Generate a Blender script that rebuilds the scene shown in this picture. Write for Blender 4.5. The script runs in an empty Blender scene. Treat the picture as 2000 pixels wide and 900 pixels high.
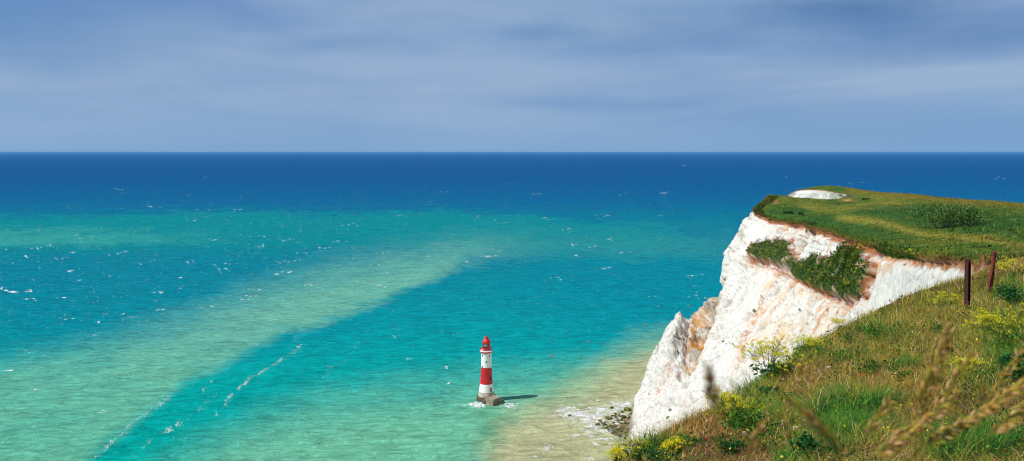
import bpy, math, random
import numpy as np
rng = np.random.default_rng(7)
random.seed(7)
sc = bpy.context.scene
COL = sc.collection
F, CZ, HOR = 1667.0, 161.0, 298.0        # focal length in photo pixels, eye height above the sea, horizon row

# ------------------------------------------------------------------ helpers
def srgb(r, g, b):
    f = lambda c: (c/255/12.92) if c/255 <= .04045 else ((c/255+.055)/1.055)**2.4
    return np.array([f(r), f(g), f(b)])
def pt(px, py, D):
    return ((px-1000)/F*D, D, CZ-(py-HOR)/F*D)
def wat(px, py, z=0.0):
    D = (CZ-z)*F/(np.asarray(py, float)-HOR)
    return (np.asarray(px, float)-1000)/F*D, D
def proj(x, y, z):
    yy = np.maximum(y, .5)
    return 1000+F*x/yy, HOR+F*(CZ-z)/yy
def sst(e0, e1, x):
    t = np.clip((x-e0)/(e1-e0), 0, 1); return t*t*(3-2*t)
def hermite(xs, ys, q):
    xs = np.asarray(xs, float); ys = np.asarray(ys, float); q = np.asarray(q, float)
    d = np.diff(ys)/np.diff(xs); m = np.empty_like(ys)
    m[0], m[-1] = d[0], d[-1]
    m[1:-1] = np.where(d[:-1]*d[1:] > 0, 2*d[:-1]*d[1:]/(d[:-1]+d[1:]+1e-12), 0)
    i = np.clip(np.searchsorted(xs, q)-1, 0, len(xs)-2)
    h = xs[i+1]-xs[i]; t = np.clip((q-xs[i])/h, 0, 1)
    return ((2*t**3-3*t**2+1)*ys[i]+(t**3-2*t**2+t)*h*m[i]+(-2*t**3+3*t**2)*ys[i+1]+(t**3-t**2)*h*m[i+1])
def _h(ix, iy, iz, s):
    n = (ix.astype(np.int64)*374761393+iy.astype(np.int64)*668265263+iz.astype(np.int64)*2147483647+s*974711) & 0xffffffff
    n = ((n ^ (n >> 13))*1274126177) & 0xffffffff
    n = ((n ^ (n >> 16))*2246822519) & 0xffffffff
    return ((n ^ (n >> 15)) & 0xffffff)/float(0xffffff)
def vnoise(x, y, z=0.0, s=0):
    x, y, z = np.broadcast_arrays(np.asarray(x, float), np.asarray(y, float), np.asarray(z, float))
    ix, iy, iz = np.floor(x), np.floor(y), np.floor(z)
    fx, fy, fz = x-ix, y-iy, z-iz
    fx, fy, fz = [f*f*f*(f*(f*6-15)+10) for f in (fx, fy, fz)]
    r = 0
    for a in (0, 1):
        for b in (0, 1):
            for c in (0, 1):
                r = r+_h(ix+a, iy+b, iz+c, s)*(fx if a else 1-fx)*(fy if b else 1-fy)*(fz if c else 1-fz)
    return r
def fbm(x, y, z=0.0, s=0, o=4, g=.5):
    r, a, t, k = 0, 1, 0, 1
    for i in range(o):
        r = r+a*(vnoise(np.asarray(x)*k, np.asarray(y)*k, np.asarray(z)*k, s+i*17)*2-1); t += a; a *= g; k *= 2.03
    return r/t
def seg_dist(px, py, pts):
    d = np.full(np.shape(px), 1e9)
    for (x0, y0), (x1, y1) in zip(pts[:-1], pts[1:]):
        dx, dy = x1-x0, y1-y0
        t = np.clip(((px-x0)*dx+(py-y0)*dy)/(dx*dx+dy*dy+1e-9), 0, 1)
        d = np.minimum(d, np.hypot(px-x0-t*dx, py-y0-t*dy))
    return d
def poly_sd(px, py, pts):
    """signed distance, positive inside"""
    P = list(pts)+[pts[0]]
    ins = np.zeros(np.shape(px), bool)
    for (x0, y0), (x1, y1) in zip(P[:-1], P[1:]):
        if y0 == y1: continue
        c = ((y0 > py) != (y1 > py)) & (px < (x1-x0)*(py-y0)/(y1-y0)+x0)
        ins ^= c
    d = seg_dist(px, py, P)
    return np.where(ins, d, -d)
def mixc(c, col, m):
    return c*(1-m[..., None])+np.asarray(col)*m[..., None]

def tag(o, label=None, cat=None, group=None, kind=None):
    if label: o['label'] = label
    if cat: o['category'] = cat
    if group: o['group'] = group
    if kind: o['kind'] = kind
    return o
def link(name, me, mat=None, parent=None, smooth=False):
    o = bpy.data.objects.new(name, me); COL.objects.link(o)
    if mat: me.materials.append(mat)
    if parent: o.parent = parent
    if smooth: me.polygons.foreach_set('use_smooth', np.ones(len(me.polygons), bool))
    return o
def empty(name, loc=(0, 0, 0), rz=0):
    o = bpy.data.objects.new(name, None); COL.objects.link(o)
    o.location = loc; o.rotation_euler = (0, 0, rz); o.empty_display_size = .2
    return o
def fast_mesh(name, V, quads=None, tris=None, color=None, attrs=None):
    me = bpy.data.meshes.new(name)
    V = np.asarray(V, np.float32)
    q = np.zeros((0, 4), np.int32) if quads is None else np.asarray(quads, np.int32)
    t = np.zeros((0, 3), np.int32) if tris is None else np.asarray(tris, np.int32)
    me.vertices.add(len(V)); me.vertices.foreach_set('co', V.ravel())
    nl = q.size+t.size
    me.loops.add(nl); me.loops.foreach_set('vertex_index', np.concatenate([q.ravel(), t.ravel()]).astype(np.int32))
    me.polygons.add(len(q)+len(t))
    st = np.concatenate([np.arange(len(q))*4, q.size+np.arange(len(t))*3]).astype(np.int32)
    me.polygons.foreach_set('loop_start', st)
    me.update(calc_edges=True)
    if color is not None:
        a = me.color_attributes.new('tint', 'FLOAT_COLOR', 'POINT')
        c = np.ones((len(V), 4), np.float32); c[:, :3] = color
        a.data.foreach_set('color', c.ravel())
    for k, v in (attrs or {}).items():
        a = me.attributes.new(k, 'FLOAT', 'POINT'); a.data.foreach_set('value', np.asarray(v, np.float32).ravel())
    return me
def grid_quads(R, C):
    i = np.arange(R*C).reshape(R, C)
    return np.stack([i[:-1, :-1], i[:-1, 1:], i[1:, 1:], i[1:, :-1]], -1).reshape(-1, 4)

class MB:
    def __init__(s): s.v, s.f, s.c = [], [], []
    def add(s, vs, fs, col=(1, 1, 1)):
        n = len(s.v); s.v += [tuple(map(float, v)) for v in vs]; s.f += [tuple(n+i for i in f) for f in fs]; s.c += [tuple(col)]*len(vs)
    def box(s, x0, x1, y0, y1, z0, z1, col=(1, 1, 1)):
        s.add([(x0, y0, z0), (x1, y0, z0), (x1, y1, z0), (x0, y1, z0), (x0, y0, z1), (x1, y0, z1), (x1, y1, z1), (x0, y1, z1)],
              [(0, 3, 2, 1), (4, 5, 6, 7), (0, 1, 5, 4), (1, 2, 6, 5), (2, 3, 7, 6), (3, 0, 4, 7)], col)
    def lathe(s, prof, n=32, c=(0, 0), col=(1, 1, 1)):
        vs = [(c[0]+r*math.cos(2*math.pi*k/n), c[1]+r*math.sin(2*math.pi*k/n), z) for r, z in prof for k in range(n)]
        fs = [(i*n+k, i*n+(k+1) % n, (i+1)*n+(k+1) % n, (i+1)*n+k) for i in range(len(prof)-1) for k in range(n)]
        s.add(vs, fs, col)
    def tube(s, pts, r, n=5, col=(1, 1, 1)):
        pts = [np.asarray(p, float) for p in pts]; rs = r if hasattr(r, '__len__') else [r]*len(pts)
        vs = []
        for i, p in enumerate(pts):
            d = pts[min(i+1, len(pts)-1)]-pts[max(i-1, 0)]; d = d/(np.linalg.norm(d)+1e-9)
            a = np.cross(d, (0, 0, 1) if abs(d[2]) < .9 else (1, 0, 0)); a /= np.linalg.norm(a); b = np.cross(d, a)
            for k in range(n):
                t = 2*math.pi*k/n; vs.append(p+rs[i]*(a*math.cos(t)+b*math.sin(t)))
        fs = [(i*n+k, i*n+(k+1) % n, (i+1)*n+(k+1) % n, (i+1)*n+k) for i in range(len(pts)-1) for k in range(n)]
        fs += [tuple(range(n))[::-1], tuple((len(pts)-1)*n+k for k in range(n))]
        s.add(vs, fs, col)
    def build(s, name, mat, parent=None, smooth=False):
        me = bpy.data.meshes.new(name); me.from_pydata(s.v, [], s.f); me.update()
        a = me.color_attributes.new('tint', 'FLOAT_COLOR', 'POINT')
        c = np.ones((len(s.v), 4), np.float32); c[:, :3] = np.array(s.c)
        a.data.foreach_set('color', c.ravel())
        return link(name, me, mat, parent, smooth)

# ------------------------------------------------------------------ materials
def new_mat(name):
    m = bpy.data.materials.new(name); m.use_nodes = True
    nt = m.node_tree; nt.nodes.clear()
    out = nt.nodes.new('ShaderNodeOutputMaterial')
    return m, nt, out
def N(nt, t, **kw):
    n = nt.nodes.new(t)
    for k, v in kw.items():
        if k in n.inputs: n.inputs[k].default_value = v
        else: setattr(n, k, v)
    return n
def noise(nt, coord, scale, detail=4, rough=.55, mapping=None, dist=0):
    v = coord
    if mapping:
        mp = N(nt, 'ShaderNodeMapping'); mp.inputs['Scale'].default_value = mapping; nt.links.new(coord, mp.inputs[0]); v = mp.outputs[0]
    n = N(nt, 'ShaderNodeTexNoise', Scale=scale, Detail=detail, Roughness=rough, Distortion=dist); nt.links.new(v, n.inputs['Vector'])
    return n.outputs['Fac']
def ramp(nt, fac, stops):
    r = N(nt, 'ShaderNodeValToRGB'); e = r.color_ramp.elements
    while len(e) < len(stops): e.new(.5)
    for i, (p, c) in enumerate(stops):
        e[i].position = p; e[i].color = (*c, 1) if hasattr(c, '__len__') else (c, c, c, 1)
    nt.links.new(fac, r.inputs[0]); return r.outputs[0]
def mul(nt, a, b, fac=1.0, mode='MULTIPLY'):
    m = N(nt, 'ShaderNodeMix', data_type='RGBA', blend_type=mode); m.inputs[0].default_value = fac
    for s, i in ((a, 6), (b, 7)):
        if hasattr(s, 'is_output'): nt.links.new(s, m.inputs[i])
        else: m.inputs[i].default_value = (*s, 1)
    return m.outputs[2]
def coordp(nt):
    g = N(nt, 'ShaderNodeNewGeometry'); return g.outputs['Position']
def attr(nt, name):
    a = N(nt, 'ShaderNodeAttribute', attribute_name=name); return a
def simple(name, col, rough=.6, metal=0, var=.12, scale=3, bump=0, spec=.5, bscale=None):
    m, nt, out = new_mat(name)
    p = N(nt, 'ShaderNodeBsdfPrincipled', Roughness=rough, Metallic=metal); p.inputs['Specular IOR Level'].default_value = spec
    tc = N(nt, 'ShaderNodeTexCoord'); f = noise(nt, tc.outputs['Object'], scale)
    c = mul(nt, tuple(col), ramp(nt, f, [(.3, 1-var*2), (.7, 1.0)]))
    nt.links.new(c, p.inputs['Base Color'])
    if bump:
        b = N(nt, 'ShaderNodeBump', Strength=.6, Distance=bump); nt.links.new(noise(nt, tc.outputs['Object'], bscale or scale*3), b.inputs['Height']); nt.links.new(b.outputs[0], p.inputs['Normal'])
    nt.links.new(p.outputs[0], out.inputs[0]); return m
def tinted(name, trans=.3, rough=.7, spec=.15, nscale=None, var=.35):
    m, nt, out = new_mat(name)
    a = attr(nt, 'tint').outputs['Color']
    if nscale:
        a = mul(nt, a, ramp(nt, noise(nt, coordp(nt), nscale), [(.3, 1-var), (.7, 1.0+0)]))
    p = N(nt, 'ShaderNodeBsdfPrincipled', Roughness=rough); p.inputs['Specular IOR Level'].default_value = spec
    nt.links.new(a, p.inputs['Base Color'])
    if trans:
        t = N(nt, 'ShaderNodeBsdfTranslucent'); nt.links.new(a, t.inputs[0])
        mx = N(nt, 'ShaderNodeMixShader'); mx.inputs[0].default_value = trans
        nt.links.new(p.outputs[0], mx.inputs[1]); nt.links.new(t.outputs[0], mx.inputs[2]); nt.links.new(mx.outputs[0], out.inputs[0])
    else: nt.links.new(p.outputs[0], out.inputs[0])
    return m
M_leaf = tinted('leaf_blades', .3)
M_petal = tinted('petals', .35)
M_stone = tinted('weedy_stone', 0, .75, .3, nscale=1.2, var=.5)

# ------------------------------------------------------------------ camera, light, sky
cam = bpy.data.cameras.new('camera'); co = bpy.data.objects.new('camera', cam); COL.objects.link(co)
co.location = (0, 0, CZ); co.rotation_euler = (math.pi/2, 0, 0)
cam.sensor_width = 36; cam.lens = 36*F/2000; cam.shift_y = -.076
cam.clip_start = .1; cam.clip_end = 1e6
cam.dof.use_dof = True; cam.dof.focus_distance = 60; cam.dof.aperture_fstop = 4.5
sc.camera = co
SAZ, SEL = math.atan2(-.96, -.27), math.radians(50)     # azimuth measured from +y towards +x
sd = np.array([math.sin(SAZ)*math.cos(SEL), math.cos(SAZ)*math.cos(SEL), math.sin(SEL)])
sun = bpy.data.lights.new('sun', 'SUN'); so = bpy.data.objects.new('sun', sun); COL.objects.link(so)
sun.energy = 4.8; sun.angle = math.radians(.53); sun.color = (1, .965, .9)
from mathutils import Vector
so.rotation_euler = Vector(sd).to_track_quat('Z', 'Y').to_euler(); so.location = (0, 0, 400)
w = bpy.data.worlds.new('World'); sc.world = w; w.use_nodes = True
nt = w.node_tree; nt.nodes.clear()
wo = nt.nodes.new('ShaderNodeOutputWorld'); bg = N(nt, 'ShaderNodeBackground', Strength=.075)
sky = N(nt, 'ShaderNodeTexSky', sky_type='NISHITA'); sky.sun_disc = False
sky.sun_elevation = SEL; sky.sun_rotation = SAZ; sky.altitude = 160; sky.air_density = 1.0; sky.dust_density = .4; sky.ozone_density = 3.0
tc = N(nt, 'ShaderNodeTexCoord'); dirv = tc.outputs['Generated']
sx = N(nt, 'ShaderNodeSeparateXYZ'); nt.links.new(dirv, sx.inputs[0])
def skynoise(scale, mp, detail=5, dist=.6, loc=(0, 0, 0), rot=(0, 0, 0)):
    mm = N(nt, 'ShaderNodeMapping'); mm.inputs['Scale'].default_value = mp; mm.inputs['Location'].default_value = loc; mm.inputs['Rotation'].default_value = rot
    nt.links.new(dirv, mm.inputs[0])
    n = N(nt, 'ShaderNodeTexNoise', Scale=scale, Detail=detail, Roughness=.5, Distortion=dist); nt.links.new(mm.outputs[0], n.inputs['Vector'])
    return n.outputs['Fac']
n1 = skynoise(2.2, (1, 1, 5.5), 3, .15, (.35, 0, .2), (0, .10, 0))
n2 = skynoise(3.0, (1, 1, 7), 6, .3, (3, 1, 1.6), (0, -.16, 0))
veil = ramp(nt, n1, [(.30, .0), (.62, 1.0)])
strk = ramp(nt, n2, [(.36, 0.0), (.66, 1.0)])
SK = 1/.075
c_lo = srgb(112, 150, 198)*SK; c_mid = srgb(139, 169, 207)*SK; c_hi = srgb(158, 182, 212)*SK
cm = N(nt, 'ShaderNodeMix', data_type='RGBA'); nt.links.new(veil, cm.inputs[0]); cm.inputs[6].default_value = (*c_lo, 1); cm.inputs[7].default_value = (*c_mid, 1)
cm2 = N(nt, 'ShaderNodeMix', data_type='RGBA'); m_ = N(nt, 'ShaderNodeMath', operation='MULTIPLY'); nt.links.new(strk, m_.inputs[0]); m_.inputs[1].default_value = .75
nt.links.new(m_.outputs[0], cm2.inputs[0]); nt.links.new(cm.outputs[2], cm2.inputs[6]); cm2.inputs[7].default_value = (*c_hi, 1)
# the veil thins out with height so that the clear sky shows through above
thin = ramp(nt, sx.outputs['Z'], [(0.0, .96), (.06, .94), (.14, .9), (.2, .8), (.6, .25)])
def sky_patch(base, px_, py_, rx, ry, col, k, wob_):
    d = np.array([(px_-1000)/F, 1.0, (HOR-py_)/F]); d /= np.linalg.norm(d)
    sb = N(nt, 'ShaderNodeVectorMath', operation='SUBTRACT'); nt.links.new(dirv, sb.inputs[0]); sb.inputs[1].default_value = tuple(d)
    wn_ = N(nt, 'ShaderNodeTexNoise', Scale=7, Detail=4); nt.links.new(dirv, wn_.inputs['Vector'])
    ws = N(nt, 'ShaderNodeVectorMath', operation='MULTIPLY_ADD'); nt.links.new(wn_.outputs['Color'], ws.inputs[0]); ws.inputs[1].default_value = (wob_, wob_, wob_*.35); nt.links.new(sb.outputs[0], ws.inputs[2])
    w2_ = N(nt, 'ShaderNodeVectorMath', operation='SUBTRACT'); nt.links.new(ws.outputs[0], w2_.inputs[0]); w2_.inputs[1].default_value = (wob_*.5, wob_*.5, wob_*.175)
    mu = N(nt, 'ShaderNodeVectorMath', operation='MULTIPLY'); nt.links.new(w2_.outputs[0], mu.inputs[0]); mu.inputs[1].default_value = (F/rx, F/rx, F/ry)
    ln = N(nt, 'ShaderNodeVectorMath', operation='LENGTH'); nt.links.new(mu.outputs[0], ln.inputs[0])
    r_ = ramp(nt, ln.outputs['Value'], [(0.0, k), (.35, k*.75), (1.0, 0.0)])
    mm_ = N(nt, 'ShaderNodeMix', data_type='RGBA'); nt.links.new(r_, mm_.inputs[0]); nt.links.new(base, mm_.inputs[6]); mm_.inputs[7].default_value = (*(col*SK), 1); return mm_.outputs[2]
cb_ = cm2.outputs[2]
for a_s in [(20, 20, 420, 110, srgb(70, 128, 188), .75, .25), (330, 0, 420, 50, srgb(96, 136, 196), .7, .25), (1680, 22, 260, 46, srgb(58, 108, 166), .8, .2), (1400, 60, 420, 36, srgb(104, 142, 190), .6, .2), (1900, 60, 380, 55, srgb(86, 124, 180), .6, .2),
            (1060, 70, 110, 22, srgb(104, 144, 190), .6, .1), (700, 90, 260, 26, srgb(112, 148, 196), .5, .15), (2050, 290, 700, 110, srgb(84, 140, 196), .7, .1), (950, 140, 420, 60, srgb(160, 184, 214), .45, .2), (480, 180, 300, 30, srgb(160, 184, 214), .35, .2), (260, 60, 300, 60, srgb(146, 172, 208), .3, .2)]:
    cb_ = sky_patch(cb_, *a_s)
hm = N(nt, 'ShaderNodeMix', data_type='RGBA'); nt.links.new(ramp(nt, sx.outputs['Z'], [(0.0, .85), (.025, .5), (.07, 0)]), hm.inputs[0]); nt.links.new(cb_, hm.inputs[6]); hm.inputs[7].default_value = (*(srgb(128, 168, 210)*SK), 1); cb_ = hm.outputs[2]
fm = N(nt, 'ShaderNodeMix', data_type='RGBA'); nt.links.new(thin, fm.inputs[0]); nt.links.new(sky.outputs[0], fm.inputs[6]); nt.links.new(cb_, fm.inputs[7])
nt.links.new(fm.outputs[2], bg.inputs[0]); nt.links.new(bg.outputs[0], wo.inputs[0])
sc.view_settings.view_transform = 'Standard'; sc.view_settings.look = 'None'; sc.view_settings.exposure = 0; sc.view_settings.gamma = 1
sc.cycles.pixel_filter_type = 'BLACKMAN_HARRIS'; sc.cycles.filter_width = 1.0; sc.cycles.max_bounces = 6; sc.cycles.transparent_max_bounces = 12

# ------------------------------------------------------------------ sea
def sea_color(px, py, X, Y):
    wob = fbm(X/60, Y/90, 0, 3, 5)*12+fbm(X/18, Y/26, 0, 4, 6, .72)*16
    dep = np.clip((py-300)/90, 0, 1)
    wy = py+wob*dep; wx = px+(fbm(X/50, Y/70, 5, 9, 4)*26+fbm(X/13, Y/16, 5, 10, 4, .6)*16)*dep
    stops = [298, 330, 360, 395, 430, 480, 560, 640, 720, 900]
    cols = np.array([srgb(*c) for c in [(0, 78, 150), (0, 82, 152), (0, 90, 156), (0, 104, 162), (0, 126, 162), (0, 132, 164), (0, 144, 172), (0, 158, 178), (0, 168, 178), (0, 172, 172)]])
    c = np.stack([np.interp(wy, stops, cols[:, k]) for k in range(3)], -1)
    # far silt band
    U = np.interp(px, [0, 200, 500, 900, 1100, 1300, 1420, 1500], [424, 416, 410, 412, 425, 442, 470, 520])
    band = sst(-4, 10, wy-U)*(1-sst(50, 95, wy-U))*(1-sst(1250, 1450, px)*.8)
    c = mixc(c, srgb(0, 146, 160), band*.75)
    L2 = sst(440, 462, wy)*(1-sst(474, 486, wy+px*.02))*(1-sst(150, 520, wx))
    c = mixc(c, srgb(62, 168, 168), L2*.75)
    right = sst(900, 1300, px)*sst(470, 520, wy)*(1-sst(600, 700, wy))
    c = mixc(c, srgb(0, 140, 174), right*.5)
    tl = (1-sst(200, 900, px))*sst(490, 520, wy)*(1-sst(640, 720, wy)); c = mixc(c, srgb(0, 130, 168), tl*.5)
    # main plume
    Up = np.interp(px, [-400, 0, 100, 200, 350, 450, 550, 650, 750, 870, 1000, 1150], [760, 712, 694, 672, 622, 582, 545, 518, 500, 480, 468, 468])
    Lo = np.interp(px, [-400, 100, 200, 300, 370, 480, 560, 640, 700, 760, 840, 870, 900, 1000, 1150], [1500, 990, 885, 800, 748, 688, 652, 634, 612, 592, 552, 540, 520, 505, 505])
    fe = np.interp(px, [0, 300, 800, 1000], [60, 42, 26, 46])
    pl = sst(-45, 60, wy-Up)*sst(0, 1, (Lo-wy)/fe+.25)*(1-sst(880, 1120, px)*.75)
    pc = mixc(np.broadcast_to(srgb(128, 196, 178), c.shape), srgb(122, 196, 172), sst(620, 820, py))
    pl = pl*(.84+.16*fbm(X/40, Y/25, 3, 12, 4)); c = mixc(c, pc, np.clip(pl, 0, 1)*.88)
    # inshore silt
    T = np.interp(px, [-400, 200, 300, 400, 500, 600, 750, 900, 1050, 1150, 1280, 1400], [1200, 960, 905, 850, 800, 770, 742, 725, 708, 694, 678, 660])
    ins = sst(-40, 110, wy-T)
    c = mixc(c, srgb(120, 196, 172), ins*.95)
    sand = poly_sd(wx, wy, [(930, 1200), (950, 880), (985, 830), (1060, 790), (1120, 760), (1190, 715), (1250, 684), (1500, 640), (1700, 1200)])
    c = mixc(c, srgb(150, 190, 162), sst(-60, 10, sand)*.75)
    c = mixc(c, srgb(196, 190, 156), sst(-26, 44, sand)*.95)
    c = mixc(c, srgb(40, 150, 120), np.exp(-((wx-968)/26)**2-((wy-835)/34)**2)*.4)
    return c*np.array([.80, .84, .71])
pys = np.concatenate([np.arange(1000, 640, -2.0), np.arange(640, 420, -1.6), np.arange(420, 306, -1.0), np.array([305, 304, 303, 302, 301, 300.4, 299.8, 299.3, 298.9])])
ys = np.concatenate([[10, 60, 120, 200, 280, 340], CZ*F/(pys-HOR)])
ts = np.concatenate([-np.geomspace(40, .66, 26)[:-1], np.linspace(-.66, .66, 760), np.geomspace(.66, 40, 26)[1:]])
Yg, Tg = np.meshgrid(ys, ts, indexing='ij'); Xg = Yg*Tg
PX, PY = 1000+F*Tg, HOR+F*CZ/Yg
cols = sea_color(np.clip(PX, -350, 2400), np.clip(PY, 298, 1000), Xg, Yg)
V = np.stack([Xg, Yg, 0*Xg], -1).reshape(-1, 3)
q = grid_quads(*Xg.shape)[:, ::-1]
nb = len(V)
V = np.vstack([V, [(-4e5, -3e5, 0), (4e5, -3e5, 0), (4e5, 10, 0), (-4e5, 10, 0)]])
cc = np.vstack([cols.reshape(-1, 3), np.tile(srgb(0, 140, 160), (4, 1))])
q = np.vstack([q, [[nb, nb+1, nb+2, nb+3]]])
me = fast_mesh('sea', V, q, color=cc)
m, nt, out = new_mat('sea_water')
P = coordp(nt); p = N(nt, 'ShaderNodeBsdfPrincipled', Roughness=.5); p.inputs['Specular IOR Level'].default_value = .004
rot = N(nt, 'ShaderNodeMapping'); rot.inputs['Rotation'].default_value = (0, 0, math.radians(-9)); nt.links.new(P, rot.inputs[0]); R_ = rot.outputs[0]
w1 = noise(nt, R_, 1, 3, .5, (.026, .055, 1), .6); w2 = noise(nt, R_, 1, 5, .62, (.085, .19, 1), .7); w3 = noise(nt, R_, 1, 4, .65, (.4, .8, 1), .5)
def ma(op, a, b=None):
    n = N(nt, 'ShaderNodeMath', operation=op)
    for i, s in enumerate((a, b)):
        if s is None: continue
        if hasattr(s, 'is_output'): nt.links.new(s, n.inputs[i])
        else: n.inputs[i].default_value = s
    return n.outputs[0]
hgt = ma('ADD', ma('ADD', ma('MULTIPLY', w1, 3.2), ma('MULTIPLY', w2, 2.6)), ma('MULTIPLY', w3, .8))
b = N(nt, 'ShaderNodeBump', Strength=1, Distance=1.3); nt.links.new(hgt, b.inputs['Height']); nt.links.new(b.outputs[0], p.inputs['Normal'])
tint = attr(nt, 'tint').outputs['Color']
sh = ramp(nt, ma('ADD', ma('MULTIPLY', w2, .6), ma('MULTIPLY', w1, .4)), [(.36, .70), (.5, .97), (.62, 1.1)])  # wave light and dark put into the colour, standing in for ripple glints
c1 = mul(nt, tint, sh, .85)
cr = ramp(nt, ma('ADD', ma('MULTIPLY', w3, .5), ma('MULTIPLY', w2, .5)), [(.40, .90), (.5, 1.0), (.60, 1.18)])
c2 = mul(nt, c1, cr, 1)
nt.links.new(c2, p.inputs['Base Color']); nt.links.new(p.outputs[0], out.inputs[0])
tag(link('sea', me, m), kind='structure')

# ------------------------------------------------------------------ foam on the sea: every fleck is a small ragged raft of foam
class Flecks:
    def __init__(s): s.V, s.T, s.n = [], [], 0
    def add(s, px, py, wpx, hpx, ang=0, k=9, z=.12):
        z = z*rng.uniform(.5, 1.8)
        a = np.linspace(0, 2*math.pi, k, endpoint=False)
        r = .55+.6*rng.random(k); dx = np.cos(a)*r*wpx/2; dy = np.sin(a)*r*hpx/2
        X = px+dx*math.cos(ang)-dy*math.sin(ang); Y = py+dx*math.sin(ang)+dy*math.cos(ang)
        wx, wy = wat(X, Y, z); cx, cy = wat(px, py, z)
        s.V.append(np.vstack([np.stack([wx, wy, np.full(k, z)], -1), [[cx, cy, z+.05]]]))
        i = np.arange(k); s.T.append(np.stack([s.n+(i+1) % k, s.n+i, np.full(k, s.n+k)], -1)); s.n += k+1
    def build(s, name, mat): return link(name, fast_mesh(name, np.vstack(s.V), tris=np.vstack(s.T)), mat)
m, nt, out = new_mat('sea_foam')
p = N(nt, 'ShaderNodeBsdfPrincipled', Roughness=.7); p.inputs['Base Color'].default_value = (.85, .88, .88, 1)
tr = N(nt, 'ShaderNodeBsdfTransparent'); mx = N(nt, 'ShaderNodeMixShader')
nt.links.new(ramp(nt, noise(nt, coordp(nt), .9, 5, .65), [(.36, .10), (.52, .97)]), mx.inputs[0]); nt.links.new(tr.outputs[0], mx.inputs[1]); nt.links.new(p.outputs[0], mx.inputs[2]); nt.links.new(mx.outputs[0], out.inputs[0])
M_foam = m
fl = Flecks()
def dens(px, py):
    d = math.exp(-((py-470)/75)**2)*(1.0 if px < 1000 else .45)+.25*math.exp(-((py-385)/40)**2)
    d += .35*math.exp(-((py-590)/60)**2)*(1 if px < 600 else .3)+.05
    return d
cnt = 0
while cnt < 3000:
    px, py = rng.uniform(-200, 2150), 300+rng.random()**.8*560
    if rng.random() > dens(px, py): continue
    big = rng.random() < .05; s_ = (py-298)/200
    n = rng.integers(2, 6) if big else rng.integers(1, 3)
    for _ in range(n):
        wpx = (rng.uniform(2.5, 6.5) if big else rng.uniform(.8, 2.1))*min(1.3, .5+s_*.5)
        fl.add(px+rng.normal(0, 9 if big else 4), py+rng.normal(0, 1.5), wpx, wpx*rng.uniform(.12, .24)+.3, rng.normal(-.1, .12))
    cnt += 1
for (x, y, wd, h_) in [(28, 569, 46, 4.5), (12, 566, 18, 3), (62, 567, 14, 3), (18, 722, 22, 4), (70, 760, 14, 4), (192, 628, 12, 4), (258, 618, 18, 2.5), (135, 528, 18, 3.5), (352, 541, 14, 4),
                       (560, 530, 26, 3), (540, 534, 16, 3), (872, 716, 9, 5), (878, 748, 12, 4), (96, 478, 10, 2.5), (770, 656, 10, 2), (642, 714, 8, 2), (950, 500, 18, 3), (982, 806, 7, 4), (800, 700, 14, 2)]:
    for _ in range(4):
        fl.add(x+rng.normal(0, wd*.22), y+rng.normal(0, 1), wd*rng.uniform(.3, .5), h_*rng.uniform(.25, .5), rng.normal(-.12, .08))
def streak(pts, n, jit, lo=1.2, hi=3.6, dn=1.0):
    pts = np.array(pts, float); L = np.r_[0, np.cumsum(np.hypot(*np.diff(pts, axis=0).T))]
    for k in range(n):
        t = rng.random()*L[-1]; x = np.interp(t, L, pts[:, 0]); y = np.interp(t, L, pts[:, 1])
        if vnoise(t/16, 7.3, 0, 5)+.3*rng.random() < .42*dn: continue
        x += 3*math.sin(t/23)+7*(vnoise(t/9, 1.0, 0, 55)-.5)+4*(vnoise(t/3, 1.0, 0, 56)-.5)
        if rng.random() < .12: continue
        fl.add(x+rng.normal(0, jit*1.3), y+rng.normal(0, jit*.9), rng.uniform(lo, hi)*.7, rng.uniform(lo, hi)*.36, rng.uniform(-.9, 0), 6)
streak([(182, 893), (232, 850), (282, 808), (330, 775)], 330, 2.0, 1.2, 4)
streak([(255, 892), (300, 855), (345, 830), (385, 800), (420, 770)], 170, 2.4, 1, 3)
streak([(418, 812), (450, 772), (492, 738), (540, 705), (590, 672)], 330, 1.8, 1.2, 4)
streak([(322, 842), (350, 824)], 110, 3, 1.6, 5)
streak([(590, 800), (640, 730), (675, 700), (715, 645)], 90, 2.2, 1, 2.6)
streak([(390, 765), (412, 740)], 60, 1.5, 1, 3)
streak([(600, 790), (650, 745)], 30, 2, 1, 2.4)
streak([(765, 640), (775, 600)], 20, 3, 1, 2.5)
o = fl.build('whitecaps', M_foam); tag(o, 'small white foam flecks and wavy foam lines on the blue green sea', 'foam', kind='stuff')
fl = Flecks()
for _ in range(150):                                   # wash round the lighthouse
    a = rng.normal(0, 1); fl.add(933+rng.normal(0, 8), 789+rng.normal(0, 2.5), rng.uniform(2, 6), rng.uniform(.9, 2.2), rng.normal(.1, .3), 7)
    if rng.random() < .55: fl.add(994+rng.normal(0, 8), 791+rng.normal(0, 2.4), rng.uniform(1.5, 5), rng.uniform(.8, 1.8), rng.normal(0, .3), 7)
def surf(cx, cy, sx_, sy_, n, lo=9, hi=26):
    for _ in range(n): fl.add(rng.normal(cx, sx_), rng.normal(cy, sy_), rng.uniform(lo, hi), rng.uniform(3, 8), rng.normal(-.1, .3), 14)
o = fl.build('surf_foam', M_foam); tag(o, 'white foam washing round the foot of the lighthouse', 'foam', kind='stuff')
fl = Flecks()
surf(1118, 806, 17, 6, 40); surf(1160, 810, 28, 7, 60); surf(1210, 790, 24, 6, 40); surf(1172, 838, 18, 12, 44); surf(1205, 858, 12, 10, 12); surf(1140, 834, 24, 9, 12)
surf(1250, 780, 12, 5, 9); surf(1190, 820, 26, 9, 20)
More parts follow.
